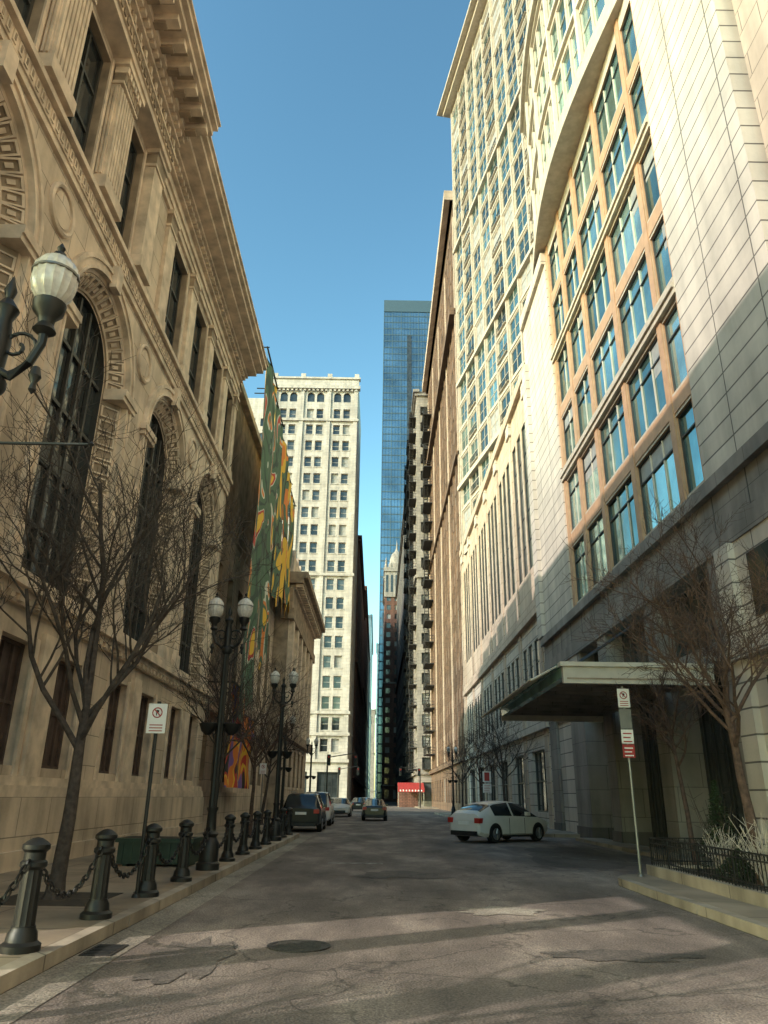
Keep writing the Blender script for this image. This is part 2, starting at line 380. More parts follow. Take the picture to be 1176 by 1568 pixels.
for c in CX:
    a0 = max(Y0, c-3.25); a1 = c+3.25 if c < 29 else Y1
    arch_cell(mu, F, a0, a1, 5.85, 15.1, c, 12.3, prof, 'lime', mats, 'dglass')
    for k in (-1, 1):
        mu.ob(F, min(c+k*1.70, c+k*2.72), max(c+k*1.70, c+k*2.72), 12.0, 12.14, -.42, .17, 'limetrim')
        mu.ob(F, min(c+k*1.70, c+k*2.80), max(c+k*1.70, c+k*2.80), 12.14, 12.34, -.42, .22, 'limetrim')
        mu.ob(F, min(c+k*2.15, c+k*2.75), max(c+k*2.15, c+k*2.75), 5.85, 6.35, -.05, .16, 'limetrim')
    for i in range(19):
        a = math.pi*(i+.5)/19
        r = 1.93; n = -.26
        rad = Vector((0, math.cos(a), math.sin(a))); tan = Vector((0, -math.sin(a), math.cos(a)))
        dr = (rad*(-.42)+Vector((-.40, 0, 0))).normalized()
        nn = tan.cross(dr).normalized()
        if nn.dot(rad) > 0: nn = -nn
        fr = Fr(F.p(c+r*math.cos(a), 12.3+r*math.sin(a), n), tan, dr, nn)
        for (u0, u1, v0, v1) in [(-.15, .15, -.26, -.20), (-.15, .15, .20, .26), (-.15, -.11, -.20, .20), (.11, .15, -.20, .20)]:
            mu.ob(fr, u0, u1, v0, v1, -.01, .05, 'limetrim')
        mu.ob(fr, -.05, .05, -.09, .09, -.01, .045, 'limetrim')
    for k in (-1, 1):
        for i in range(13):
            z = 6.5+i*.43
            d = Vector((-.40, -k*.42, 0)).normalized(); nn = Vector((.42, -k*.40, 0)).normalized()
            fr = Fr(F.p(c+k*1.93, z, -.26), (0, 0, 1), d, nn)
            for (u0, u1, v0, v1) in [(-.17, .17, -.26, -.21), (-.17, .17, .21, .26), (-.17, -.13, -.21, .21), (.13, .17, -.21, .21)]:
                mu.ob(fr, u0, u1, v0, v1, -.01, .04, 'limetrim')
    for u in (-1.0, -.34, .34, 1.0):
        mu.ob(F, c+u-.05, c+u+.05, 5.86, 12.3+math.sqrt(1.64**2-u*u)-.02, -.61, -.52, 'wframe')
    for z in (7.4, 9.0, 10.6, 12.25):
        mu.ob(F, c-1.65, c+1.65, z-.05, z+.05, -.61, -.54, 'wframe')
    mu.ob(F, c-1.64, c+1.64, 8.9, 9.5, -.605, -.56, 'wframe')
    mu.ob(F, c-.2, c+.2, 14.4, 15.08, .05, .24, 'limetrim')
for yc in (13.55, 20.05, 26.55):
    mu.lathe((-7.5, yc, 14.15), [(.62, -.01), (.62, .08), (.56, .11), (.50, .08), (.50, .02), (.0, .02)], 28, 'limetrim', ax='x')
    mu.lathe((-7.5, yc, 14.15), [(.42, .018), (.42, .05), (.0, .09)], 24, 'lime', ax='x')
cornice(mu, F, Y0, Y1, [(15.1, 15.28, -.3, .10), (15.28, 15.68, -.3, .14), (15.68, 15.84, -.3, .28), (15.84, 15.96, -.3, .22)], 'limetrim')
dent(mu, F, Y0, Y1, .26, .15, 15.34, 15.62, .138, .17, 'limetrim')
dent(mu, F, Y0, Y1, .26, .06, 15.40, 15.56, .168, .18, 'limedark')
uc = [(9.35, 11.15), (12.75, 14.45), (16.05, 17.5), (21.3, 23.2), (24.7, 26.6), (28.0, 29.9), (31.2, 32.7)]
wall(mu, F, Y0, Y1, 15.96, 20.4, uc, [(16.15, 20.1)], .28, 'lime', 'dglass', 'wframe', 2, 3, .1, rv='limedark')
for i, (a, b) in enumerate(uc):
    mu.ob(F, a-.12, a, 16.1, 20.25, 0, .05, 'limetrim'); mu.ob(F, b, b+.12, 16.1, 20.25, 0, .05, 'limetrim')
def pil(c, w, pj, fr=F, m='limetrim'):
    mu.ob(fr, c-w/2, c+w/2, 16.35, 19.75, -.01, pj, m)
    mu.ob(fr, c-w/2-.06, c+w/2+.06, 15.96, 16.35, -.01, pj+.06, m)
    mu.ob(fr, c-w/2-.05, c+w/2+.05, 19.75, 19.85, -.01, pj+.05, m)
    mu.ob(fr, c-w/2-.03, c+w/2+.03, 19.85, 20.25, -.01, pj+.04, 'limedark')
    mu.ob(fr, c-w/2-.10, c+w/2+.10, 20.25, 20.4, -.01, pj+.10, m)
for c in (20.6, 23.95, 27.3, 30.55, 33.0): pil(c, .7 if c < 33 else .5, .13)
for c in (8.4, 11.95, 15.25, 18.1):
    if c > 18: pil(c, .85, .34)
    else:
        w = 1.1
        mu.ob(F, c-w/2, c+w/2, 16.35, 19.6, -.01, .24, 'limetrim')
        for k in range(7):
            u = c-w/2+.08+k*(w-.16)/6; mu.ob(F, u-.05, u+.05, 16.45, 19.5, .24, .31, 'limetrim')
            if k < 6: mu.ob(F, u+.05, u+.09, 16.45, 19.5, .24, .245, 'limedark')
        for s_ in (-1, 1):
            for k in range(2):
                nn = .04+k*.1; uu = c+s_*(w/2+.025); mu.ob(F, uu-.025, uu+.025, 16.45, 19.5, nn, nn+.055, 'limetrim')
        mu.ob(F, c-w/2-.08, c+w/2+.08, 15.96, 16.35, -.01, .38, 'limetrim')
        mu.ob(F, c-w/2-.05, c+w/2+.05, 19.6, 19.7, -.01, .35, 'limetrim')
        for k in range(6):
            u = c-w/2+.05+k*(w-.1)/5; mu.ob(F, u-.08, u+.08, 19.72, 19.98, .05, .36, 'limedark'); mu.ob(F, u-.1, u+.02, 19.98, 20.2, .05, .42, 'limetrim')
        mu.ob(F, c-w/2-.14, c+w/2+.14, 20.2, 20.4, -.01, .46, 'limetrim')
def entab(u0, u1, off, big):
    cornice(mu, F, u0, u1, [(20.4, 20.62, -1.5, off+.10), (20.62, 20.86, -1.5, off+.16), (20.86, 20.95, -1.5, off+.24), (20.95, 21.45, -1.5, off+.12),
            (21.45, 21.55, -1.5, off+.28), (21.72, 21.85, -1.5, off+.52), (22.02, 22.22, -1.5, off+1.30), (22.22, 22.42, -1.5, off+1.46), (22.42, 22.5, -1.5, off+1.54)], 'limetrim')
    cornice(mu, F, u0+.02, u1-.02, [(21.55, 21.72, -1.5, off+.26), (21.85, 22.02, -1.5, off+.50)], 'limetrim')
    dent(mu, F, u0, u1, .3, .17, 21.56, 21.72, off+.26, off+.42, 'limetrim')
    if big:
        dent(mu, F, u0, u1, .72, .3, 21.80, 22.02, off+.5, off+1.2, 'limetrim')
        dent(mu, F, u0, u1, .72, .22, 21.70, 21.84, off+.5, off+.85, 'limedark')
    else:
        mu.ob(F, u0+.01, u1-.01, 21.85, 22.02, off+.5, off+.95, 'limetrim')
entab(18.55, 33.4, 0., False); entab(7.0, 18.55-.003, .42, True)
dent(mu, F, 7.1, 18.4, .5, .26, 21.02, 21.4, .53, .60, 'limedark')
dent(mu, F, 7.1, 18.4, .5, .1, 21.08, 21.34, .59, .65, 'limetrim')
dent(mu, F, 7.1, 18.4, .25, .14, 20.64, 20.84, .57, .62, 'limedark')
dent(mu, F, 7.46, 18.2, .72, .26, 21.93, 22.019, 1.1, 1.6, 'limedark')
mu.box(-34, -6.7, 7.02, 18.5, 22.5, 23.2, 'lime'); mu.box(-34, -7.4, 18.5, 33.3, 22.5, 23.0, 'lime')
# unseen portico added behind the camera to block and stripe the sun
PX = -7.5
mu.box(-9.2, PX, -9, 7.0, 8.6, 20.4, 'lime'); mu.box(-9.3, PX+.2, -9, 6.99, 8.3, 8.6, 'limetrim'); mu.box(-9.5, PX+.6, -9, 6.98, 20.4, 23.4, 'limetrim')
for y in (4.6, 1.6, -1.4, -4.4, -7.4):
    mu.lathe((-8.3, y, .15), [(.5, 0), (.5, .3), (.4, .4), (.36, .6), (.30, 7.4), (.36, 7.5), (.5, 7.9), (.5, 8.2)], 18, 'limetrim')
mu.obj('museum_building')

cw = MB(); F2 = Fr((-8.0, 0, 0), (0, 1, 0), (0, 0, 1), (1, 0, 0))
cc = [(35+i*3.0, 36.4+i*3.0) for i in range(7)]
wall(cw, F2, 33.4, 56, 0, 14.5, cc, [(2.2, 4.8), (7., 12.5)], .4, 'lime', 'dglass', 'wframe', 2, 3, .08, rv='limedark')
cw.box(-30, -8.6, 33.4, 56, 0, 22.3, 'lime')
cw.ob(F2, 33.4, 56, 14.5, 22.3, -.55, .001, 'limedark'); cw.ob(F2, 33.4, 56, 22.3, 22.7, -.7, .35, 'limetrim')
cw.ob(F2, 33.4, 56, 5.2, 5.7, -.1, .35, 'limetrim'); cw.ob(F2, 33.4, 56, 0, 1.7, -.1, .3, 'lime')
cw.obj('museum_connecting_wing')
def banner(y0, y1, z0, z1, m, x=-7.15, jag=True):
    b = MB(); n = 14; k = 18; vs = []; fs = []
    for i in range(n+1):
        for j in range(k+1):
            u = i/n; v = j/k
            zb = z0+(.5*math.sin(u*9+y0)+.9*((u*3) % 1) if jag else 0)
            vs.append((x+.10*math.sin(u*11+v*2)+.06*math.sin(v*9+y0), y0+(y1-y0)*u, zb+(z1-zb)*v))
    for i in range(n):
        for j in range(k): fs.append((i*(k+1)+j, (i+1)*(k+1)+j, (i+1)*(k+1)+j+1, i*(k+1)+j+1))
    b.mesh(vs, fs, m, True)
    b.tube([(x-1.2, y0, z1-.03), (x+.12, y0, z1-.03)], .04, 6, 'iron'); b.tube([(x-1.2, y1, z1-.03), (x+.12, y1, z1-.03)], .04, 6, 'iron')
    b.tube([(x, y0, z1), (x, y1, z1)], .05, 6, 'iron')
    b.obj('exhibition_banner', 80)
banner(33.9, 38.2, 4.5, 24.0, 'ban1', -6.2); banner(38.6, 42.8, 8.0, 23.9, 'ban1', -6.4); banner(43.2, 47.4, 13.0, 23.8, 'ban2', -6.6)
banner(47.8, 51.6, 13.5, 23.6, 'ban3', -6.8); banner(52.0, 55.6, 14.0, 23.4, 'ban2', -6.9)
banner(34.2, 38.0, 1.9, 6.4, 'ban4', -6.6, False); banner(39.0, 43.0, 1.9, 5.5, 'ban4', -6.9, False)

pvn = MB(); F3 = Fr((-6.9, 0, 0), (0, 1, 0), (0, 0, 1), (1, 0, 0))
cc = [(58+i*3.4, 59.5+i*3.4) for i in range(5)]
wall(pvn, F3, 56.0, 76, 0, 17.5, cc, [(2.2, 5.0), (7., 12.)], .5, 'lime', 'dglass', 'wframe', 2, 3, .08, rv='limedark', sill='limetrim', lint='limetrim')
pvn.box(-30, -7.5, 56.01, 76, 0, 19, 'limedark'); pvn.face([(-7.5, 56.005, 0), (-6.9, 56.005, 0), (-6.9, 56.005, 17.5), (-7.5, 56.005, 17.5)], 'limedark')
for i in range(6): pvn.ob(F3, 56.5+i*3.4, 57.5+i*3.4, 6.2, 14.2, -.01, .35, 'limetrim')
cornice(pvn, F3, 55.6, 76.4, [(5.5, 6.2, -.2, .5), (14.2, 15.0, -.6, .4), (15.0, 16.6, -.6, .25), (17.0, 17.4, -.6, 1.0), (17.4, 17.9, -.6, 1.35)], 'limedark')
cornice(pvn, F3, 56.2, 75.8, [(16.6, 17., -.6, .45), (17.9, 19.6, -.8, .1)], 'limetrim')
dent(pvn, F3, 55.7, 76.3, .8, .4, 16.72, 17.0, .4, .95, 'limetrim')
dent(pvn, F3, 56.2, 75.8, 2.0, .5, 19.6, 20.1, -.5, .1, 'limetrim')
pvn.obj('museum_pavilion')

# ------------------------------------------------------------------ white office building
wb = MB(); FW = Fr((-23.6, 140, 0), (1, 0, 0), (0, 0, 1), (0, -1, 0)); Wd = 18.4
cols = []
for c in (3.5, 9.3, 15.0): cols += [(c-1.75, c-.3), (c+.3, c+1.75)]
rows = [(9+i*3.75, 11.3+i*3.75) for i in range(19)]
gl = ['dglass', 'dglass2', 'dglass', 'blind']
wall(wb, FW, 0, Wd, 7.6, 80.5, cols, rows, .45, 'white', gl, 'white', 1, 2, .1, sill='white')
wall(wb, FW, 0, Wd, 0, 7.6, [(1.5, 5.4), (7.2, 11.2), (13, 17)], [(.6, 5.6)], .5, 'white', 'dglass', 'wframe', 3, 2)
for c in (3.5, 9.3, 15.0):
    for k in (-1.02, 1.02):
        arch_cell(wb, FW, c+k-1.02, c+k+1.02, 80.5, 83.5, c+k, 82.0, [(.78, 0), (.78, -.4)], 'white', ['white', 'white'], 'dglass', 10)
x = 0
for c in (3.5, 9.3, 15.0, 99):
    e = min(c-2.04, Wd); wb.face([FW.p(x, 80.5), FW.p(e, 80.5), FW.p(e, 83.5), FW.p(x, 83.5)], 'white'); x = c+2.04
for u in (.5, 6.4, 12.15, 17.9):
    wb.ob(FW, u-.42, u+.42, 7.6, 83.5, 0, .28, 'white')
for z in (7.6, 12.2, 16.0, 42.2, 76.2): wb.ob(FW, -.2, Wd+.2, z-.4, z+.15, -.1, .45, 'white')
wb.ob(FW, -.4, Wd+.4, 83.5, 84.2, -.6, .7, 'white'); wb.ob(FW, -.1, Wd+.1, 84.2, 86.0, -.6, .2, 'white'); wb.ob(FW, -.4, Wd+.4, 86.0, 86.4, -.8, .5, 'white')
for u in (.4, 6.4, 12.15, 18): wb.ob(FW, u-.5, u+.5, 86.4, 87.3, -.6, .35, 'white')
dent(wb, FW, 0, Wd, .9, .45, 83.0, 83.5, .0, .5, 'white')
FS = Fr((-5.2, 140, 0), (0, 1, 0), (0, 0, 1), (1, 0, 0))
wall(wb, FS, 0, 24, 0, 86.2, [(1.5+i*3.2, 3.1+i*3.2) for i in range(7)], rows, .4, 'white', gl)
wb.box(-23.6, -5.7, 140.8, 164, 0, 86.1, 'white')
wb.obj('white_office_building')
wb2 = MB(); F5 = Fr((-34, 152, 0), (1, 0, 0), (0, 0, 1), (0, -1, 0))
wall(wb2, F5, 0, 10.2, 0, 88, [(1+i*2.5, 2.3+i*2.5) for i in range(4)], [(3+i*3.7, 5+i*3.7) for i in range(22)], .3, 'white', gl)
wb2.box(-34, -23.8, 152.4, 170, 0, 88, 'white'); wb2.obj('office_building')

def block(name, x0, x1, y0, y1, h, m, side, gm, cp=3.2, rp=3.6, front=True, trim=None):
    b = MB(); sx = x1 if side == 'L' else x0; N = (1, 0, 0) if side == 'L' else (-1, 0, 0)
    f = Fr((sx, y0, 0), (0, 1, 0), (0, 0, 1), N); n = int((y1-y0)/cp); nr = int((h-6)/rp)
    rw = [(1, 4)]+[(6+i*rp, 6+i*rp+rp*.56) for i in range(nr)]
    wall(b, f, 0, y1-y0, 0, h, [(i*cp+cp*.22, i*cp+cp*.78) for i in range(n)], rw, .1, m, gm)
    f2 = Fr((x0, y0, 0), (1, 0, 0), (0, 0, 1), (0, -1, 0)); n = int((x1-x0)/cp)
    if front: wall(b, f2, 0, x1-x0, 0, h, [(i*cp+cp*.25, i*cp+cp*.75) for i in range(n)], rw, .35, m, gm)
    b.box(x0+(.5 if side == 'R' else 0), x1-(.5 if side == 'L' else 0), y0+.5, y1, 0, h-.05, m)
    t = trim or m
    for z in (5.2, h*.5, h-1.2): b.ob(f, -.3, y1-y0, z, z+.5, -.2, .4, t)
    if front:
        for z in (5.25, h*.5+.05, h-1.15): b.ob(f2, 0, x1-x0, z, z+.4, -.2, .38, t)
    b.ob(f, -.4, y1-y0, h-.3, h+.3, -.6, .7, t)
    return b
block('b', -22, -5.0, 166, 250, 59, 'brick', 'L', gl).obj('brick_office_building')
block('b', -22, -5.0, 251, 400, 70, 'brick', 'L', gl).obj('brick_office_building')
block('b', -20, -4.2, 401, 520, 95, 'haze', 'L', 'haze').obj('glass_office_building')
block('b', -30, -2, 640, 680, 70, 'greyst', 'L', gl).obj('office_building')
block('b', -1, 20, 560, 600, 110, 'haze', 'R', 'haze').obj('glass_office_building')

gt = MB(); fT = Fr((.3, 340, 0), (1, 0, 0), (0, 0, 1), (0, -1, 0))
gt.box(.3, 28.6, 340, 375, 0, 257, 'bluegl')
for i in range(64): gt.ob(fT, 0, 28.3, 4*i+2.9, 4*i+3.5, -.1, .12, 'bluemul')
for i in range(19): gt.ob(fT, i*1.57-(.2 if i % 3 == 0 else .07), i*1.57+(.2 if i % 3 == 0 else .07), 0, 250, 0, .25, 'bluemul')
gt.ob(fT, 12.5, 15, 60, 235, 0, .3, 'dglass'); gt.ob(fT, -.2, 28.6, 250, 257.5, -.2, .4, 'bluemul')
fT2 = Fr((.3, 340, 0), (0, 1, 0), (0, 0, 1), (-1, 0, 0))
for i in range(64): gt.ob(fT2, 0, 35, 4*i+2.9, 4*i+3.5, -.1, .12, 'bluemul')
gt.obj('glass_skyscraper')
oc = block('b', 2.2, 12, 288, 330, 84, 'brick', 'R', gl, trim='greyst')
oc.box(2.0, 12, 287.5, 300, 76, 88, 'greyst')
for i in range(5): oc.box(2.6+i*1.9, 3.5+i*1.9, 287.4, 287.5, 78, 85, 'dglass')
oc.box(1.6, 12.4, 287, 300, 86.5, 88.2, 'greyst')
oc.lathe((7, 293, 88), [(3.4, 0), (3.4, 3), (3.0, 3.2), (2.9, 5), (2.2, 7.2), (1.0, 8.6), (.5, 9.5), (.3, 11), (.02, 14)], 16, 'greyst')
for k in (2.6, 11.4): oc.lathe((k, 289, 88), [(.6, 0), (.6, 2), (.02, 5)], 8, 'greyst')
oc.obj('domed_brick_building')

# ------------------------------------------------------------------ right far row
bw = block('b', 9.3, 30, 80.5, 133, 80, 'brown', 'R', gl, trim='brown')
fb = Fr((9.3, 80.5, 0), (0, 1, 0), (0, 0, 1), (-1, 0, 0))
for i in range(17): bw.ob(fb, i*3.2-.3, i*3.2+.3, 6, 76, 0, .12, 'rwarm' if i % 4 == 0 else 'brown')
bw.ob(fb, -.5, 52, 78.8, 80.4, -.5, 1.2, 'rwarm'); bw.ob(fb, -.3, 52, 60, 61, -.2, .8, 'brown')
bw.obj('brown_office_building')
def fire_escape(mb, fr, u0, u1, v0, v1, d, pitch=3.6):
    n = int((v1-v0)/pitch)
    for i in range(n):
        z = v0+i*pitch
        mb.ob(fr, u0, u1, z, z+.12, 0, d, 'fe')
        for h in (.55, 1.05):
            mb.ob(fr, u0, u1, z+h, z+h+.07, d-.07, d, 'fe'); mb.ob(fr, u0, u0+.07, z+h, z+h+.07, 0, d, 'fe'); mb.ob(fr, u1-.07, u1, z+h, z+h+.07, 0, d, 'fe')
        k = max(2, int((u1-u0)/.6))
        for j in range(k+1):
            u = u0+(u1-u0)*j/k; mb.ob(fr, u-.03, u+.03, z+.12, z+1.05, d-.06, d-.01, 'fe')
        a, b = (u0+.6, u1-.6) if i % 2 else (u1-.6, u0+.6)
        for nn in (d-.15, d-.8):
            mb.tube([fr.p(a, z+.1, nn), fr.p(b, z+pitch, nn)], .07, 4, 'fe')
        for j in range(9):
            t = (j+.5)/9; mb.ob(fr, a+(b-a)*t-.12, a+(b-a)*t+.12, z+.1+(pitch-.1)*t, z+.16+(pitch-.1)*t, d-.8, d-.15, 'fe')
fbl = block('b', 7.0, 30, 134, 176, 80, 'greyst', 'R', gl)
ff = Fr((7.0, 134, 0), (0, 1, 0), (0, 0, 1), (-1, 0, 0))
fire_escape(fbl, ff, 1, 6, 6, 78, 1.4); fire_escape(fbl, ff, 14, 19, 6, 78, 1.4); fire_escape(fbl, ff, 28, 33, 6, 78, 1.4)
fire_escape(fbl, Fr((7.0, 134, 0), (1, 0, 0), (0, 0, 1), (0, -1, 0)), .9, 3.6, 6, 78, 1.2)
fbl.obj('fire_escape_building')
fe2 = MB(); fire_escape(fe2, Fr((9.3, 124, 0), (0, 1, 0), (0, 0, 1), (-1, 0, 0)), 0, 6, 8, 76, 1.5); fe2.obj('fire_escape')
block('b', 7.0, 30, 177, 286, 76, 'dkst', 'R', gl).obj('dark_office_building')

# ------------------------------------------------------------------ hotel (right)
ho = MB(); H = Fr((9.3, 0, 0), (0, 1, 0), (0, 0, 1), (-1, 0, 0))
tg = ['teal', 'teal2', 'teal', 'tealg']; tg2 = ['teal2', 'teal2', 'teal3', 'teal', 'teal3', 'blind']
ho.box(10.6, 45, -20, 41, 0, 30.5, 'rwarm')
ho.box(10.0, 45, 41, 80, 0, 26.5, 'rwarm')
ho.ob(H, -20, 13.9, 9.9, 60, -1.4, -.15, 'rwarm')
ho.ob(H, -20, 13.9, .0, 7.9, -1.4, .0, 'rlime')
ho.ob(H, 13.9, 14.25, 9.9, 60, -1.4, -.6, 'wframe')
ho.ob(H, 14.25, 19.2, 9.9, 60, -1.4, .12, 'rlime')
ho.ob(H, 13.9, 19.2, .12, 7.9, -1.4, .12, 'rlime')
for (a, b) in [(14.6, 15.4), (18.2, 19.0)]: ho.ob(H, a, b, .12, 7.88, .12, .3, 'rlime')
ho.ob(H, 13.8, 19.3, 4.9, 5.3, .1, .42, 'rlime')
ho.ob(H, 16, 17.6, 1.2, 4.4, .11, .14, 'dglass'); ho.ob(H, 16, 17.6, 5.8, 7.4, .11, .14, 'dglass')
ho.ob(H, -20, 41.0, 7.9, 8.5, -1.4, .16, 'granite'); ho.ob(H, -20, 41.0, 8.5, 9.5, -1.4, .10, 'granite')
ho.ob(H, -20, 41.0, 9.5, 9.9, -1.4, .30, 'granite')
for i in range(30): ho.ob(H, -19+i*2., -18.97+i*2., 8.5, 9.5, .1, .115, 'wframe')
cols = [(19.4, 20.75), (21.15, 24.55), (25.0, 28.35), (28.8, 31.3), (31.75, 34.0)]
rows = [(10.25+i*3.5, 12.95+i*3.5) for i in range(6)]
wall(ho, H, 19.2, 34.4, 9.9, 31.2, cols, rows, .14, 'cream', tg, 'wframe', 1, 1, .06, rv='terra')
for a, b in cols:
    for c, d in rows:
        k = 3 if b-a > 3 else (2 if b-a > 2 else 1)
        for i in range(1, k): ho.ob(H, a+(b-a)*i/k-.03, a+(b-a)*i/k+.03, c+.06, d-.06, -.135, -.09, 'canw')
        ho.ob(H, a+.06, b-.06, d-.78, d-.72, -.135, -.085, 'wframe')
        if R.random() < .4:
            e = a+(b-a)*R.choice((.33, .5, 1)); f_ = R.uniform(.3, 1.2); ho.ob(H, a+.07, e-.07, d-.07-f_, d-.07, -.137, -.133, 'blind')
for u0_, u1_ in ((19.2, 19.38), (20.77, 21.13), (24.57, 24.98), (28.37, 28.78), (31.32, 31.73), (34.02, 34.4)):
    ho.ob(H, u0_, u1_, 9.9, 31.2, -.0, .06, 'terra')
for i in range(6):
    z = 12.95+i*3.5
    if i < 5 and i % 2: ho.ob(H, 19.2, 34.4, z+.12, z+.7, .0, .16, 'cream'); ho.ob(H, 19.2, 34.4, z+.32, z+.5, .16, .24, 'cream')
    elif i < 5:
        for a, b in cols: ho.ob(H, a, b, z+.1, z+.68, .0, .03, 'terra')
ho.ob(H, 34.4, 41.0, 9.9, 30.2, -1.4, .14, 'rlime'); ho.ob(H, 34.4, 41.0, 30.2, 31.0, -1.4, .35, 'rlime')
ho.ob(H, 40.2, 41.3, 9.9, 27.2, -1.0, .35, 'rlime')
ho.ob(H, 34.4, 41.0, 5.4, 7.9, -1.4, .12, 'rlime')
for (a, b) in [(19.2, 19.9), (24.3, 25.3), (29.9, 31.0), (34.0, 36.4), (39.5, 41.0)]:
    ho.ob(H, a, b, 0, 7.9, -1.4, .1, 'granite'); ho.ob(H, a-.05, b+.05, 0, .5, -1.3, .16, 'dkst')
ho.ob(H, 19.2, 41, 5.2, 5.7, -1.4, .02, 'granite')
ho.ob(H, 19.2, 41, 0.1, 5.2, -1.35, -1.0, 'dglass'); ho.ob(H, 19.2, 41, 5.7, 7.9, -1.35, -.6, 'dglass2')
for i in range(30):
    u = 19.9+i*.72; ho.ob(H, u-.04, u+.04, .1, 5.2, -1.0, -.93, 'wframe')
for i in range(15):
    u = 20+i*1.44; ho.ob(H, u-.05, u+.05, 5.7, 7.9, -.6, -.5, 'wframe')
ho.ob(H, 36.4, 39.5, 0, 5.2, -1.0, -.05, 'rlime')
FP = H
pc = []
for i in range(6):
    s0 = 42.9+i*6.2
    pc += [(s0, s0+1.25), (s0+1.75, s0+3.0), (s0+3.5, s0+4.75)]
wall(ho, FP, 41.0, 80, 12.5, 27.0, pc, [(14.8, 24.6)], .1, 'rwarm', ['teal3', 'dglass2'], 'wframe', 1, 5, .06, rv='limedark')
wall(ho, FP, 41.0, 80, 5.6, 11.6, pc, [(6.6, 10.4)], .1, 'rlime', 'dglass2', 'wframe', 1, 3, .05)
gc = [(43+i*6.2, 46.6+i*6.2) for i in range(6)]
wall(ho, FP, 41.0, 80, 0, 5.2, gc, [(.9, 4.2)], .25, 'rlime', ['dglass', 'dglass2'], 'wframe', 3, 2, .08)
ho.ob(FP, 41.0, 80, 5.2, 5.6, -.5, .25, 'rlime'); ho.ob(FP, 41.0, 80, 11.6, 12.1, -.5, .3, 'rwarm'); ho.ob(FP, 41.0, 80, 12.1, 12.5, -.5, .2, 'rwarm')
ho.ob(FP, 41.0, 80, 27.0, 27.7, -.7, .3, 'rwarm')
for i in range(7):
    u = 42.1+i*6.2; ho.ob(FP, u-.4, u+.4, 0, 26.0, 0, .08, 'rwarm'); ho.ob(FP, u-.6, u+.6, 26.0, 27.0, 0, .2, 'rlime')
# bowed bay above window wall
N = 14; ca = []
for i in range(N+1):
    t = i/N; ca.append((20.0+17.0*t, .85*math.sin(math.pi*t)))
def bow(v0, v1, off, m):
    vs = []; fs = []
    for u, n in ca:
        vs += [H.p(u, v0, n+off), H.p(u, v1, n+off), H.p(u, v0, -1.2), H.p(u, v1, -1.2)]
    for i in range(N):
        a = i*4; b = a+4; fs += [(a, b, b+1, a+1), (a+1, b+1, b+3, a+3), (a, a+2, b+2, b)]
    fs += [(0, 1, 3, 2), (N*4, N*4+2, N*4+3, N*4+1)]
    ho.mesh(vs, fs, m)
bow(31.2, 32.0, .25, 'cream'); bow(32.0, 32.3, .12, 'canw')
for k in range(3):
    z = 32.3+k*3.6
    for i in range(N):
        (ua, na), (ub, nb) = ca[i], ca[i+1]
        pa, pb_ = H.p(ua, 0, na), H.p(ub, 0, nb); U = pb_-pa; Ln = U.length
        f = Fr(pa, U, (0, 0, 1), Vector((U.y, -U.x, 0)))
        if f.N.x > 0: f.N = -f.N
        wall(ho, f, 0, Ln, z, z+3.6, [(.10, Ln-.10)], [(z+.5, z+3.1)], .12, 'cream', tg, 'canw', 1, 2, .05)
        if i % 3 == 0: ho.ob(f, -.13, .13, z, z+3.6, 0, .16, 'canw')
    bow(z+3.4, z+3.62, .16, 'canw')
bow(43.1, 43.8, .4, 'cream')
ho.ob(H, 20, 36.8, 31, 43.6, -8, -1.25, 'cream')
# tower, face at an angle to the street
p0 = Vector((9.0, 76, 0)); p1 = Vector((15.4, 40, 0)); U = (p1-p0); TL = U.length
T = Fr(p0, U, (0, 0, 1), (-U.y, U.x, 0))
if T.N.x > 0: T.N = -T.N
def quadprism(pts, z0, z1, m):
    n = len(pts); vs = [(x, y, z0) for x, y in pts]+[(x, y, z1) for x, y in pts]
    ho.mesh(vs, [tuple(range(n)), tuple(range(n, 2*n))]+[(i, (i+1) % n, n+(i+1) % n, n+i) for i in range(n)], m)
off = -T.N*.6
quadprism([(p0.x+off.x, p0.y+off.y), (p1.x+off.x, p1.y+off.y), (45, 40.2), (45, 77)], 26, 91, 'cream')
nc = 11; cw_ = TL/nc
tc = [(i*cw_+.32, (i+1)*cw_-.32) for i in range(nc)]
rws = [(28.2+i*3.25, 30.75+i*3.25) for i in range(19)]
wall(ho, T, 0, TL, 26, 90.5, tc, rws, .10, 'tframe', tg2, 'tframe', 2, 2, .09, rv='tframe')
ho.face([T.p(0, 26), T.p(0, 90.5), T.p(0, 90.5, -.6), T.p(0, 26, -.6)], 'cream')
for i in range(nc+1):
    ho.ob(T, i*cw_-.16, i*cw_+.16, 26, 90.5, 0, .12, 'tframe')
for i in range(19):
    z = 30.75+i*3.25
    ho.ob(T, -.1, TL, z+.22, z+.36, 0, .10, 'canw')
    for j in range(1, nc, 3):
        a, b = tc[j]   # slim balcony rails
        ho.ob(T, a, b, z-1.62, z-1.56, .03, .09, 'wframe'); ho.ob(T, a, b, z-2.5, z-2.44, .0, .22, 'tframe')
        for q in range(8): ho.ob(T, a+(b-a)*q/7-.02, a+(b-a)*q/7+.02, z-2.44, z-1.62, .04, .08, 'wframe')
ho.ob(T, -1.0, TL+1, 90.5, 91.2, -4, 1.0, 'cream'); ho.ob(T, -1.6, TL+1, 91.2, 91.6, -4, 1.7, 'cream')
ho.ob(T, -.5, TL, 33.6, 34.1, -.1, .4, 'cream'); ho.ob(T, -.3, TL, 46.7, 47.1, -.1, .3, 'cream'); ho.ob(T, -.3, TL, 66.2, 66.6, -.1, .3, 'cream')
ho.obj('hotel_building')

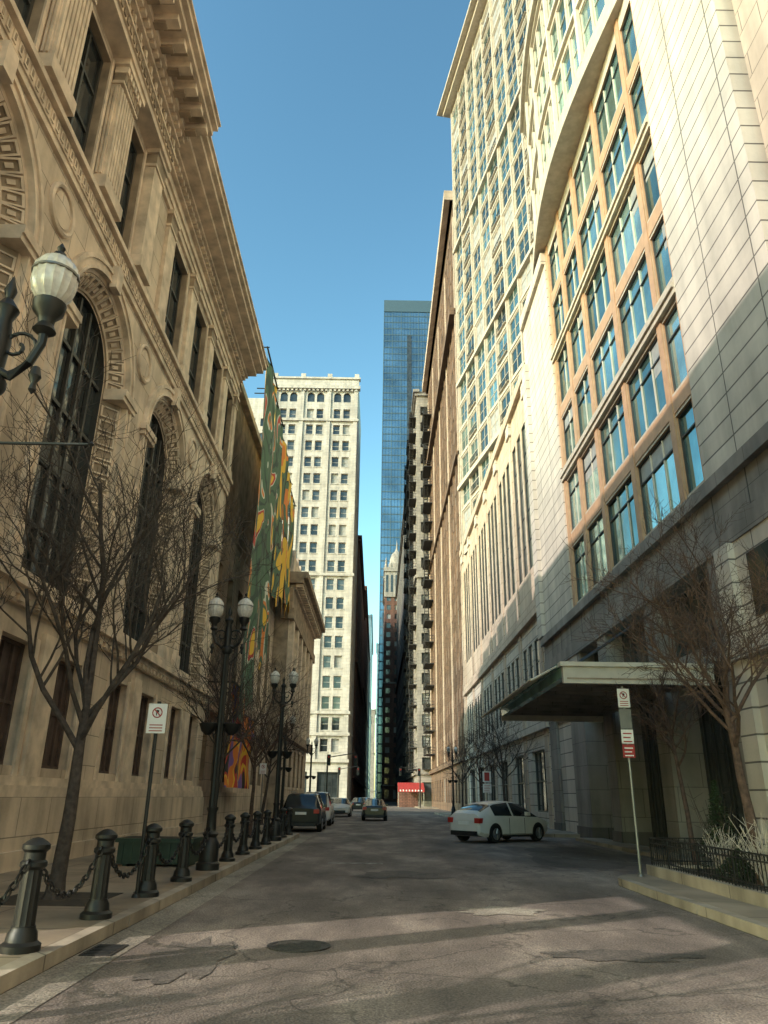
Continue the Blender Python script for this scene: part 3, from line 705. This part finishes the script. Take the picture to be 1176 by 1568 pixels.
# ------------------------------------------------------------------ entrance canopy
ca_ = MB()
X0, X1, Ya, Yb = 5.05, 9.18, 20.4, 31.2
ca_.box(X0, X1, Ya, Ya+.18, 4.55, 5.0, 'canw'); ca_.box(X0-.08, X1, Ya-.08, Ya+.26, 5.0, 5.12, 'canw'); ca_.box(X0+.1, X1, Ya-.02, Ya-.001, 4.66, 4.7, 'limedark')
ca_.box(X0, X1, Yb-.18, Yb, 4.55, 5.0, 'canw'); ca_.box(X0, X0+.2, Ya+.18, Yb-.18, 4.72, 5.0, 'cangl')
ca_.box(X0-.08, X0+.28, Ya+.26, Yb, 5.0, 5.12, 'cangl')
for i in range(1, 12):
    y = Ya+i*(Yb-Ya)/12; ca_.box(X0+.2, X1, y-.05, y+.05, 4.70, 4.9, 'granite')
for i in range(1, 4):
    x = X0+i*(X1-X0)/4; ca_.box(x-.04, x+.04, Ya+.18, Yb-.18, 4.9, 4.97, 'dkst')
ca_.face([(X0+.2, Ya+.18, 4.985), (X1, Ya+.18, 4.985), (X1, Yb-.18, 4.985), (X0+.2, Yb-.18, 4.985)], 'cangl')
vs = [(X0-.8, Ya+.4, 4.70), (X0-.8, Yb, 4.70), (X0-.05, Yb, 5.13), (X0-.05, Ya+.4, 5.13)]
ca_.face(vs, 'cangl')
for i in range(13):
    y = Ya+.4+i*(Yb-Ya-.4)/12; ca_.tube([(X0-.8, y, 4.67), (X0, y, 5.1)], .03, 5, 'canw')
ca_.tube([(X0-.8, Ya+.4, 4.69), (X0-.8, Yb, 4.69)], .035, 6, 'canw')
for y in (22, 26, 30): ca_.tube([(X0+.5, y, 5.1), (9.0, y, 7.4)], .03, 6, 'iron')
ca_.obj('entrance_canopy')

# ------------------------------------------------------------------ street furniture
def bollard(x, y):
    b = MB()
    b.lathe((x, y, .15), [(.19, 0), (.19, .06), (.15, .09), (.14, .16), (.115, .2), (.115, .22)], 16, 'iron')
    b.lathe((x, y, .15), [(.105, .2), (.095, .74)], 24, 'iron', .1)
    b.lathe((x, y, .15), [(.10, .72), (.13, .75), (.13, .79), (.105, .81), (.105, .88), (.135, .91), (.135, .95), (.10, .98), (.05, 1.01), (.0, 1.02)], 16, 'iron')
    for s_ in (-1, 1): b.lathe((x, y+s_*.13, .15+.78), [(.02, -.02), (.045, -.01), (.045, .01), (.02, .02)], 8, 'iron', ax='x')
    b.obj('bollard')
def chain(ya, yb, x):
    b = MB(); n = 20
    L = yb-ya-.3; pts = []
    for i in range(n+1):
        t = i/n; pts.append(Vector((x, ya+.15+L*t, .93-.4*(1-(2*t-1)**2))))
    for i in range(n):
        p, q = pts[i], pts[i+1]; c = (p+q)/2; d = (q-p).normalized(); ln = (q-p).length*.62
        up = Vector((1, 0, 0)) if i % 2 else d.cross(Vector((1, 0, 0))).normalized()
        ring = []
        for k in range(8):
            a = 2*math.pi*k/8; ring.append(c+d*math.cos(a)*ln+up*math.sin(a)*.032)
        b.tube(ring+[ring[0]], .013, 5, 'iron', False)
    b.obj('bollard_chain')
ys = [6.15, 8.3, 10.4, 12.55, 14.7, 16.9, 19.05, 21.2, 23.35, 25.5, 27.65, 29.8, 31.9]
for i, y in enumerate(ys):
    if abs(y-16.9) > .1 and abs(y-27.65) > .1: bollard(-3.45, y)
for a, b_ in zip(ys[:-1], ys[1:]): chain(a, b_, -3.45)

def lamp(x, y, h=5.2, rod=False, basket=True, arm=.34):
    b = MB(); z = .15
    b.lathe((x, y, z), [(.24, 0), (.24, .12), (.2, .16), (.2, .5), (.16, .56), (.13, .62), (.17, .68), (.11, .74), (.095, 1.1), (.12, 1.16), (.12, 1.2)], 16, 'iron')
    b.lathe((x, y, z), [(.09, 1.2), (.07, h-.75)], 20, 'iron', .12)
    b.lathe((x, y, z), [(.08, h-.78), (.12, h-.72), (.12, h-.66), (.075, h-.6), (.09, h-.3), (.06, h-.1), (.10, h), (.03, h+.1), (.05, h+.18), (.0, h+.34)], 14, 'iron')
    for s_ in (-1, 1):
        pts = [(x, y, z+h-.55), (x+s_*arm*.4, y, z+h-.62), (x+s_*arm*.8, y, z+h-.5), (x+s_*arm, y, z+h-.32), (x+s_*arm, y, z+h-.1)]
        b.tube(pts, [.045, .04, .035, .035, .04], 8, 'iron')
        sp = []
        for k in range(18):
            a = k*.42; rr = .15-.007*k; sp.append((x+s_*(arm*.45+rr*math.cos(a)), y, z+h-.35+rr*math.sin(a)))
        b.tube(sp, .016, 6, 'iron')
        gx = x+s_*arm
        b.lathe((gx, y, z+h-.62), [(.0, -.16), (.03, -.12), (.02, -.06), (.05, 0), (.03, .08)], 10, 'iron')
        b.lathe((gx, y, z+h-.14), [(.04, -.1), (.09, -.06), (.06, .0), (.07, .06), (.12, .12), (.13, .2), (.10, .22)], 16, 'iron')
        b.lathe((gx, y, z+h+.08), [(.10, 0), (.155, .07), (.18, .17), (.178, .26)], 32, 'globe', .07)
        b.lathe((gx, y, z+h+.34), [(.185, 0), (.175, .06), (.13, .13), (.07, .18), (.04, .2)], 32, 'globe', .07)
        b.lathe((gx, y, z+h+.33), [(.188, 0), (.188, .018), (.18, .02)], 20, 'steel')
        b.lathe((gx, y, z+h+.53), [(.06, 0), (.05, .03), (.02, .05), (.035, .09), (.0, .15)], 10, 'iron')
    if basket:
        b.tube([(x-.3, y, z+2.9), (x+.3, y, z+2.9)], .025, 6, 'iron')
        for s_ in (-1, 1): b.lathe((x+s_*.26, y, z+2.66), [(.05, 0), (.14, .08), (.19, .2), (.2, .24), (.17, .24), (.12, .12)], 12, 'iron')
    if rod:
        b.tube([(x, y, z+3.9), (x+.85, y, z+3.9)], .013, 6, 'iron'); b.lathe((x+.87, y, z+3.9), [(.0, -.03), (.025, 0), (.0, .03)], 8, 'iron')
    b.obj('street_lamp')
lamp(-3.06, 5.05, 5.10, True, False, .34)
lamp(-3.45, 16.9, 5.2); lamp(-3.45, 27.65, 5.2); lamp(-5.2, 44, 5.2); lamp(-5.2, 62, 5.2); lamp(6.8, 70, 5.2)

def sign(x, y, h, plates, pm='steel'):
    b = MB(); b.tube([(x, y, .1), (x, y, h)], .03, 8, pm); b.lathe((x, y, .15), [(.08, 0), (.06, .05), (.03, .06)], 10, pm)
    for (z0, z1, w, m, typ) in plates:
        b.box(x-w/2, x+w/2, y-.045, y-.035, z0, z1, m)
        o = y-.047
        if typ == 'P':
            cz = z1-.14
            ring = [(x+.075*math.cos(a), o, cz+.075*math.sin(a)) for a in [2*math.pi*k/16 for k in range(17)]]
            b.tube(ring, .009, 4, 'signr', False); b.tube([(x-.05, o, cz+.05), (x+.05, o, cz-.05)], .009, 4, 'signr')
            b.box(x-.02, x-.005, o-.001, o+.001, cz-.045, cz+.045, 'black'); b.box(x-.005, x+.025, o-.001, o+.001, cz, cz+.04, 'black')
            for k in range(3): b.box(x-w*.35, x+w*.35, o-.001, o+.001, z0+.03+k*.045, z0+.045+k*.045, 'signr')
        if typ == 'T':
            n = max(2, int((z1-z0)/.09))
            for k in range(n): b.box(x-w*.36, x+w*.36*(1-.3*(k % 2)), o-.001, o+.001, z0+.03+k*(z1-z0-.04)/n, z0+.055+k*(z1-z0-.04)/n, 'signr' if m == 'signw' else 'signw')
        if typ == 'S': b.box(x-w*.3, x+w*.3, o-.001, o+.001, z0+.06, z1-.06, 'signr')
    b.obj('parking_sign')
sign(-3.55, 12.4, 3.0, [(2.5, 2.96, .3, 'signw', 'P')], 'iron')
sign(5.42, 16.7, 3.95, [(3.5, 3.9, .26, 'signw', 'P'), (3.05, 3.47, .26, 'steel', 'N'), (2.45, 2.72, .26, 'signr', 'T'), (2.74, 3.03, .26, 'signw', 'T')])
sign(6.6, 47, 3.2, [(2.5, 3.1, .5, 'signw', 'S'), (1.9, 2.4, .5, 'signw', 'T')])
sign(-5.2, 36, 3.0, [(2.5, 2.96, .3, 'signw', 'P')])

pb = MB(); pb.box(-5.5, -3.95, 17.4, 18.3, .2, .62, 'green'); pb.box(-5.56, -3.89, 17.34, 18.36, .62, .70, 'green'); pb.box(-5.45, -4.0, 17.45, 18.25, .70, .705, 'soil')
for i in range(8): pb.box(-5.45+i*.2, -5.38+i*.2, 17.37, 17.4, .22, .62, 'green')
for x in (-5.4, -4.1): pb.box(x, x+.1, 17.5, 18.2, .15, .2, 'green')
pb.obj('planter_box')
pl = MB()
pl.box(5.72, 5.9, 6, 17.2, .15, .34, 'kerb'); pl.box(5.9, 9.1, 17.02, 17.2, .15, .34, 'kerb'); pl.box(5.9, 9.1, 6, 17.02, .15, .29, 'soil')
pl.obj('planter_bed')
fn = MB()
def fence(a, b):
    a = Vector(a); b = Vector(b); d = b-a; n = int(d.length/.12)
    for h in (.08, .42, .52): fn.tube([a+Vector((0, 0, h)), b+Vector((0, 0, h))], .013, 5, 'iron')
    for i in range(n+1):
        p = a+d*i/n; fn.tube([p, p+Vector((0, 0, .52))], .009 if i % 12 else .022, 5, 'iron', smooth=False)
        if i < n and i % 2 == 0:
            c = p+d/n*.5+Vector((0, 0, .47)); fn.tube([c+d.normalized()*.04*math.cos(t*.785)+Vector((0, 0, .04*math.sin(t*.785))) for t in range(9)], .006, 4, 'iron', False)
fence((5.82, 6, .34), (5.82, 17.1, .34)); fence((5.82, 17.1, .34), (9.0, 17.1, .34)); fn.obj('iron_fence')

def shrub(name, x, y, h, w, m, n=60, leaf=False):
    b = MB()
    for i in range(n):
        a = R.uniform(0, 6.28); r = w*R.random()**.6; tip = Vector((x+r*math.cos(a), y+r*math.sin(a), .28+h*R.uniform(.5, 1)))
        base = Vector((x+.15*r*math.cos(a), y+.15*r*math.sin(a), .28)); mid = (base+tip)/2+Vector((R.uniform(-.05, .05), R.uniform(-.05, .05), .06))
        b.tube([base, mid, tip], [.010, .007, .004], 4, m, False)
        for k in range(3):
            s_ = base.lerp(tip, R.uniform(.4, .9)); b.tube([s_, s_+Vector((R.uniform(-.2, .2), R.uniform(-.2, .2), R.uniform(.05, .25)))], [.006, .003], 3, m, False)
    if leaf:
        for i in range(1400):
            t = R.random(); a = R.uniform(0, 6.28); r = w*(1-t)*R.random()**.4
            c = Vector((x+r*math.cos(a), y+r*math.sin(a), .3+h*t)); d = Vector((R.uniform(-1, 1), R.uniform(-1, 1), R.uniform(-.4, .6))).normalized()*.07; e = d.cross(Vector((R.random(), R.random(), 1))).normalized()*.018
            b.face([c-e, c+e, c+d], 'leafd')
    b.obj(name)
shrub('dormant_shrub', 6.45, 13.4, 1.1, .55, 'twig', 55); shrub('dormant_shrub', 6.5, 15.1, .9, .5, 'twig', 35)
shrub('evergreen_shrub', 7.0, 16.3, 1.7, .55, 'bark', 10, True); shrub('evergreen_shrub', 6.4, 14.3, .5, .6, 'bark', 10, True); shrub('evergreen_shrub', 6.5, 11.6, .5, .6, 'bark', 10, True)

# ------------------------------------------------------------------ bare trees
def tree(x, y, z0, trunk_h, lean, r0, seed, reach, m='bark', lv=5, up=.35, name='bare_tree', kids=(6, 6, 5, 4, 3)):
    b = MB(); rr = random.Random(seed)
    def branch(p, d, ln, r, level):
        segs = 5 if level < 2 else (4 if level < 3 else 3)
        pts = [p]; rs = [r]; q = p.copy(); dd = d.copy()
        r1 = r*.55
        for i in range(segs):
            dd = (dd+Vector((rr.uniform(-1, 1), rr.uniform(-1, 1), rr.uniform(-.8, .9)))*(.20 if level else .07)+Vector((0, 0, up*.12))).normalized()
            q = q+dd*ln/segs; pts.append(q.copy()); rs.append(r+(r1-r)*(i+1)/segs)
        b.tube(pts, rs, 9 if level == 0 else (6 if level < 3 else 3), m, False)
        if level >= lv: return
        n = kids[min(level, len(kids)-1)]
        for k in range(n):
            t = .35+.65*(k+rr.random()*.6)/n if level else .72+.28*(k+1)/n
            t = min(t, .999); idx = int(t*segs); f = t*segs-idx
            s_ = pts[idx].lerp(pts[idx+1], f); rb = (rs[idx]*(1-f)+rs[idx+1]*f)
            side = dd.cross(Vector((rr.uniform(-1, 1), rr.uniform(-1, 1), rr.uniform(-1, 1)))).normalized()
            if level == 0:
                a = 2.4*k+seed; side = Vector((math.cos(a), math.sin(a), 0))
                nd_ = (side*.75+Vector((0, 0, .75))).normalized(); l2 = reach*rr.uniform(.8, 1.15)
            else:
                nd_ = (dd*.75+side*rr.uniform(.55, 1.0)+Vector((0, 0, up*.4))).normalized(); l2 = ln*rr.uniform(.42, .68)
            branch(s_, nd_, l2, max(rb*rr.uniform(.5, .7), .005), level+1)
        if level == 0:
            branch(pts[-1], (dd+Vector((.1, 0, .2))).normalized(), reach*1.35, rs[-1]*.9, 1)
            branch(pts[-1], (dd+Vector((-.35, .1, .2))).normalized(), reach*1.15, rs[-1]*.7, 1)
    branch(Vector((x, y, z0)), Vector((lean[0], lean[1], 1)).normalized(), trunk_h, r0, 0)
    b.lathe((x, y, z0-.02), [(r0*1.7, 0), (r0*1.2, .12), (r0, .35)], 9, m)
    b.obj(name)
tree(-4.65, 12.1, .15, 2.7, (.06, .0), .12, 3, 2.9, up=.6)
tree(6.6, 13.9, .28, 2.9, (-.06, 0), .10, 11, 2.0, 'barkR')
tree(7.9, 20.0, .12, 3.0, (-.1, 0), .07, 5, 1.5, 'barkR', 4)
tree(-4.6, 22.5, .15, 2.8, (.05, 0), .09, 8, 2.0, 'bark', 4)
tree(-4.6, 29.5, .15, 2.8, (.05, 0), .09, 21, 1.9, 'barkR', 4)
tree(-6.0, 42, .15, 3, (0, 0), .1, 22, 2.0, 'bark', 4)
tree(7.2, 44, .15, 3, (0, 0), .1, 31, 1.8, 'bark', 4); tree(7.2, 54, .15, 3, (0, 0), .1, 32, 2.0, 'barkR', 4); tree(7.2, 66, .15, 3, (0, 0), .1, 33, 2.0, 'bark', 4)
tree(-5.4, 3.4, .15, 2.0, (0, 0), .14, 41, 1.9, 'bark', 4); tree(-12.5, -1.5, .0, 3.2, (0, 0), .2, 42, 2.6, 'bark', 3)

# ------------------------------------------------------------------ vehicles
def car(name, loc, rot, paint, st, glassT, glassS, wx, wr=.32, bars=False, h0=.0):
    b = MB(); secs = []
    for (x, zl, zb, zt, w, wt) in st:
        half = [(0, zl), (.86*w, zl), (w, zl+.12), (w*1.0, zl+(zb-zl)*.6), (.97*w, zb), (wt, zt-.05), (.8*wt, zt), (0, zt+.015)]
        ring = [(x, yy, zz) for yy, zz in half]+[(x, -yy, zz) for yy, zz in half[-2:0:-1]]
        secs.append(ring)
    n = len(secs[0]); vs = [p for s_ in secs for p in s_]
    body, gls = [], []
    for i in range(len(secs)-1):
        for k in range(n):
            f = (i*n+k, i*n+(k+1) % n, (i+1)*n+(k+1) % n, (i+1)*n+k)
            kk = k if k < 7 else 13-k
            if (kk == 4 and i in glassS) or (kk in (5, 6) and i in glassT): gls.append(f)
            else: body.append(f)
    body += [tuple(range(n)), tuple(range((len(secs)-1)*n, len(secs)*n))]
    i0 = len(b.v); b.v += vs
    for fs, m in ((body, paint), (gls, 'cglass')):
        k = b.mi(m)
        for f in fs: b.f.append(tuple(i0+a for a in f)); b.m.append(k); b.sm.append(True)
    W_ = max(s_[4] for s_ in st)
    for x in wx:
        for s_ in (-1, 1):
            y = s_*W_
            arc = [(x+(wr+.07)*math.cos(a), y+s_*.004, wr+(wr+.07)*math.sin(a)) for a in [math.pi*(-.12+1.24*k/16) for k in range(17)]]
            b.face(arc, 'black')
            b.lathe((x, y-s_*.10, wr), [(wr*.6, -.11), (wr*.94, -.11), (wr, -.07), (wr, .07), (wr*.94, .12), (wr*.66, .125)], 22, 'tyre', ax='y')
            b.lathe((x, y-s_*.10, wr), [(wr*.66, .10 if s_ > 0 else -.13), (wr*.62, .12 if s_ > 0 else -.115), (.0, .10 if s_ > 0 else -.10)], 20, 'rim', ax='y')
            for q in range(5):
                a = q*1.2566; c = Vector((x, y+s_*.026, wr)); b.tube([c, c+Vector((math.cos(a)*wr*.6, 0, math.sin(a)*wr*.6))], .03, 4, 'rim')
    xr = st[0][0]; xf = st[-1][0]; zr = st[1][2]; zf = st[-2][2]
    for s_ in (-1, 1):
        b.box(xr-.015, xr+.22, s_*W_*.78-.13, s_*W_*.78+.13, zr-.20, zr-.02, 'red')
        b.box(xf-.26, xf-.0, s_*W_*.70-.15, s_*W_*.70+.13, zf-.16, zf-.04, 'lampw')
        b.box(.55+h0, .72+h0, s_*(W_+.02)-.08, s_*(W_+.02)+.08, st[3][2]-.0, st[3][2]+.14, paint)
    b.box(xr-.02, xr+.04, -.26, .26, zr-.26, zr-.14, 'signw'); b.box(xr-.03, xr+.1, -W_*.75, W_*.75, .26, .42, 'black')
    b.box(xf-.1, xf+.02, -W_*.55, W_*.55, .3, .5, 'black')
    for s_ in (-1, 1):
        b.box(wx[0]+wr+.1, wx[1]-wr-.1, s_*W_-.02, s_*W_+.012, .2, .27, 'black')
        for xx in (.45+h0, -.5+h0): b.box(xx-.006, xx+.006, s_*(W_)-.01, s_*W_+.004, .3, .88, 'black')
        for xx in (.0+h0, -.9+h0): b.box(xx, xx+.16, s_*W_-.01, s_*W_+.018, .78, .81, paint)
    if bars:
        for s_ in (-1, 1): b.tube([(-1.7, s_*.56, st[4][3]+.05), (.5, s_*.56, st[4][3]+.05)], .025, 6, 'steel')
    b.obj(name, 38, loc, rot)
hatch = [(-2.20, .42, .72, .80, .66, .56), (-2.14, .30, .90, 1.02, .78, .64), (-1.95, .22, .95, 1.14, .84, .63), (-1.35, .20, .96, 1.36, .87, .60), (-1.15, .20, .96, 1.41, .87, .59),
         (-.30, .20, .95, 1.49, .87, .58), (-.20, .20, .95, 1.49, .87, .58), (.45, .20, .93, 1.43, .87, .58), (1.35, .20, .90, .99, .87, .68), (1.95, .24, .76, .84, .83, .66), (2.20, .34, .60, .66, .68, .5)]
suv = [(-2.30, .45, .85, 1.02, .78, .66), (-2.26, .32, 1.02, 1.14, .88, .72), (-2.05, .28, 1.05, 1.55, .93, .70), (-1.85, .26, 1.05, 1.66, .93, .68), (-1.1, .26, 1.05, 1.70, .93, .68), (-1.0, .26, 1.05, 1.70, .93, .68),
       (-.05, .26, 1.04, 1.70, .93, .68), (.05, .26, 1.04, 1.70, .93, .68), (.60, .26, 1.03, 1.64, .93, .68), (1.25, .26, 1.0, 1.10, .93, .78), (2.1, .28, .90, .98, .90, .75), (2.35, .4, .72, .8, .78, .6)]
sedan = [(-2.3, .42, .78, .86, .68, .6), (-2.22, .28, .92, .98, .80, .68), (-1.75, .2, .95, 1.03, .87, .68), (-1.05, .2, .95, 1.38, .88, .60), (-.15, .2, .94, 1.45, .88, .58), (-.05, .2, .94, 1.45, .88, .58), (.45, .2, .93, 1.40, .88, .58),
         (1.2, .2, .90, .98, .88, .68), (2.0, .24, .78, .84, .84, .66), (2.28, .34, .62, .68, .7, .5)]
car('hatchback_car', (5.0, 32.2, .01), math.radians(42), 'cwhite', hatch, (2, 7), (3, 4, 6, 7), (-1.35, 1.32))
car('parked_suv', (-3.5, 39.6, .01), math.radians(90), 'cdark', suv, (1, 2, 8), (3, 5, 7, 8), (-1.4, 1.4), .36, True)
car('parked_van', (-3.5, 47.5, .01), math.radians(90), 'cwhite', [(a, b_, c, d*1.06 if d > 1.3 else d, e, f) for a, b_, c, d, e, f in suv], (1, 2, 8), (3, 5, 7, 8), (-1.4, 1.4), .34)
car('sedan_car', (-3.0, 68, .01), math.radians(-90), 'cwhite', sedan, (2, 6), (3, 5, 6), (-1.35, 1.35))
car('sedan_car', (-.1, 58, .01), math.radians(90), 'cdark', sedan, (2, 6), (3, 5, 6), (-1.35, 1.35))
car('sedan_car', (-2.0, 92, .01), math.radians(90), 'cdark', sedan, (2, 6), (3, 5, 6), (-1.35, 1.35))
car('sedan_car', (-4.0, 78, .01), math.radians(90), 'cgrey', sedan, (2, 6), (3, 5, 6), (-1.35, 1.35))
car('sedan_car', (-1.4, 112, .01), math.radians(90), 'cgrey', sedan, (2, 6), (3, 5, 6), (-1.35, 1.35))

aw = MB(); aw.face([(3.6, 131, 2.9), (8.0, 131, 2.9), (8.0, 133.9, 3.9), (3.6, 133.9, 3.9)], 'signr'); aw.box(3.6, 8.0, 130.95, 131, 2.4, 2.9, 'signr')
aw.box(3.6, 7, 133.9, 134.2, 0, 3.9, 'brick')
for i in range(8): aw.box(3.9+i*.5, 4.1+i*.5, 130.92, 130.948, 2.5, 2.75, 'signw')
for x in (3.7, 7.9): aw.tube([(x, 131.1, 0), (x, 131.1, 2.5)], .05, 6, 'steel')
aw.obj('red_awning')
def signal(x, y, s_):
    b = MB(); b.tube([(x, y, 0), (x, y, 5.6)], [.12, .08], 10, 'iron'); b.tube([(x, y, 5.4), (x+s_*3.0, y, 5.9)], .05, 6, 'iron')
    for q in (0.15, 3.0):
        cx = x+s_*q
        b.box(cx-.18, cx+.18, y-.2, y+.1, 4.6, 5.7, 'black')
        for k, m in enumerate(('green', 'black', 'red')): b.lathe((cx, y-.2, 4.8+k*.34), [(.12, 0), (.12, -.12), (.1, -.02), (.0, -.03)], 12, m, ax='y')
    b.obj('traffic_signal')
signal(-5.2, 82.5, 1); signal(6.6, 119, -1); signal(-5.8, 119, 1)

# ------------------------------------------------------------------ light, sky, camera
az = Vector((-.84, -.54, 0)).normalized(); el = math.radians(27.1)
sd = Vector((az.x*math.cos(el), az.y*math.cos(el), math.sin(el)))
sl = bpy.data.lights.new('sun', 'SUN'); sl.energy = 4.5; sl.angle = math.radians(.5); sl.color = (1, .90, .80)
so = bpy.data.objects.new('sun', sl); sc.collection.objects.link(so)
so.rotation_euler = (-sd).to_track_quat('-Z', 'Y').to_euler()
w = bpy.data.worlds.new('World'); sc.world = w; w.use_nodes = True
nt = w.node_tree; bg = nt.nodes['Background']
sk = nt.nodes.new('ShaderNodeTexSky'); sk.sky_type = 'NISHITA'; sk.sun_disc = False
sk.sun_elevation = el; sk.sun_rotation = math.atan2(sd.x, sd.y) % (2*math.pi)
sk.air_density = 1.3; sk.dust_density = 1.0; sk.ozone_density = 1.3
gm = nt.nodes.new('ShaderNodeGamma'); gm.inputs[1].default_value = 1.5
ml = nt.nodes.new('ShaderNodeVectorMath'); ml.operation = 'MULTIPLY'; ml.inputs[1].default_value = (1.35, 1.66, 1.30)
nt.links.new(sk.outputs[0], gm.inputs[0]); nt.links.new(gm.outputs[0], ml.inputs[0])
nt.links.new(ml.outputs[0], bg.inputs[0]); bg.inputs[1].default_value = .125
cam = bpy.data.cameras.new('camera'); co = bpy.data.objects.new('camera', cam); sc.collection.objects.link(co); sc.camera = co
cam.sensor_fit = 'VERTICAL'; cam.sensor_height = 36; cam.lens = 36*1134/1568; cam.clip_end = 4000; cam.clip_start = .05
p = math.radians(21.03); yaw = math.radians(.28); roll = math.radians(.8)
fwd = Vector((math.sin(yaw)*math.cos(p), math.cos(yaw)*math.cos(p), math.sin(p)))
q = fwd.to_track_quat('-Z', 'Y')
co.location = (0, 0, 1.6)
co.rotation_euler = (q.to_matrix() @ Matrix.Rotation(roll, 3, 'Z')).to_euler()
sc.view_settings.view_transform = 'Standard'; sc.view_settings.look = 'None'; sc.view_settings.exposure = 0
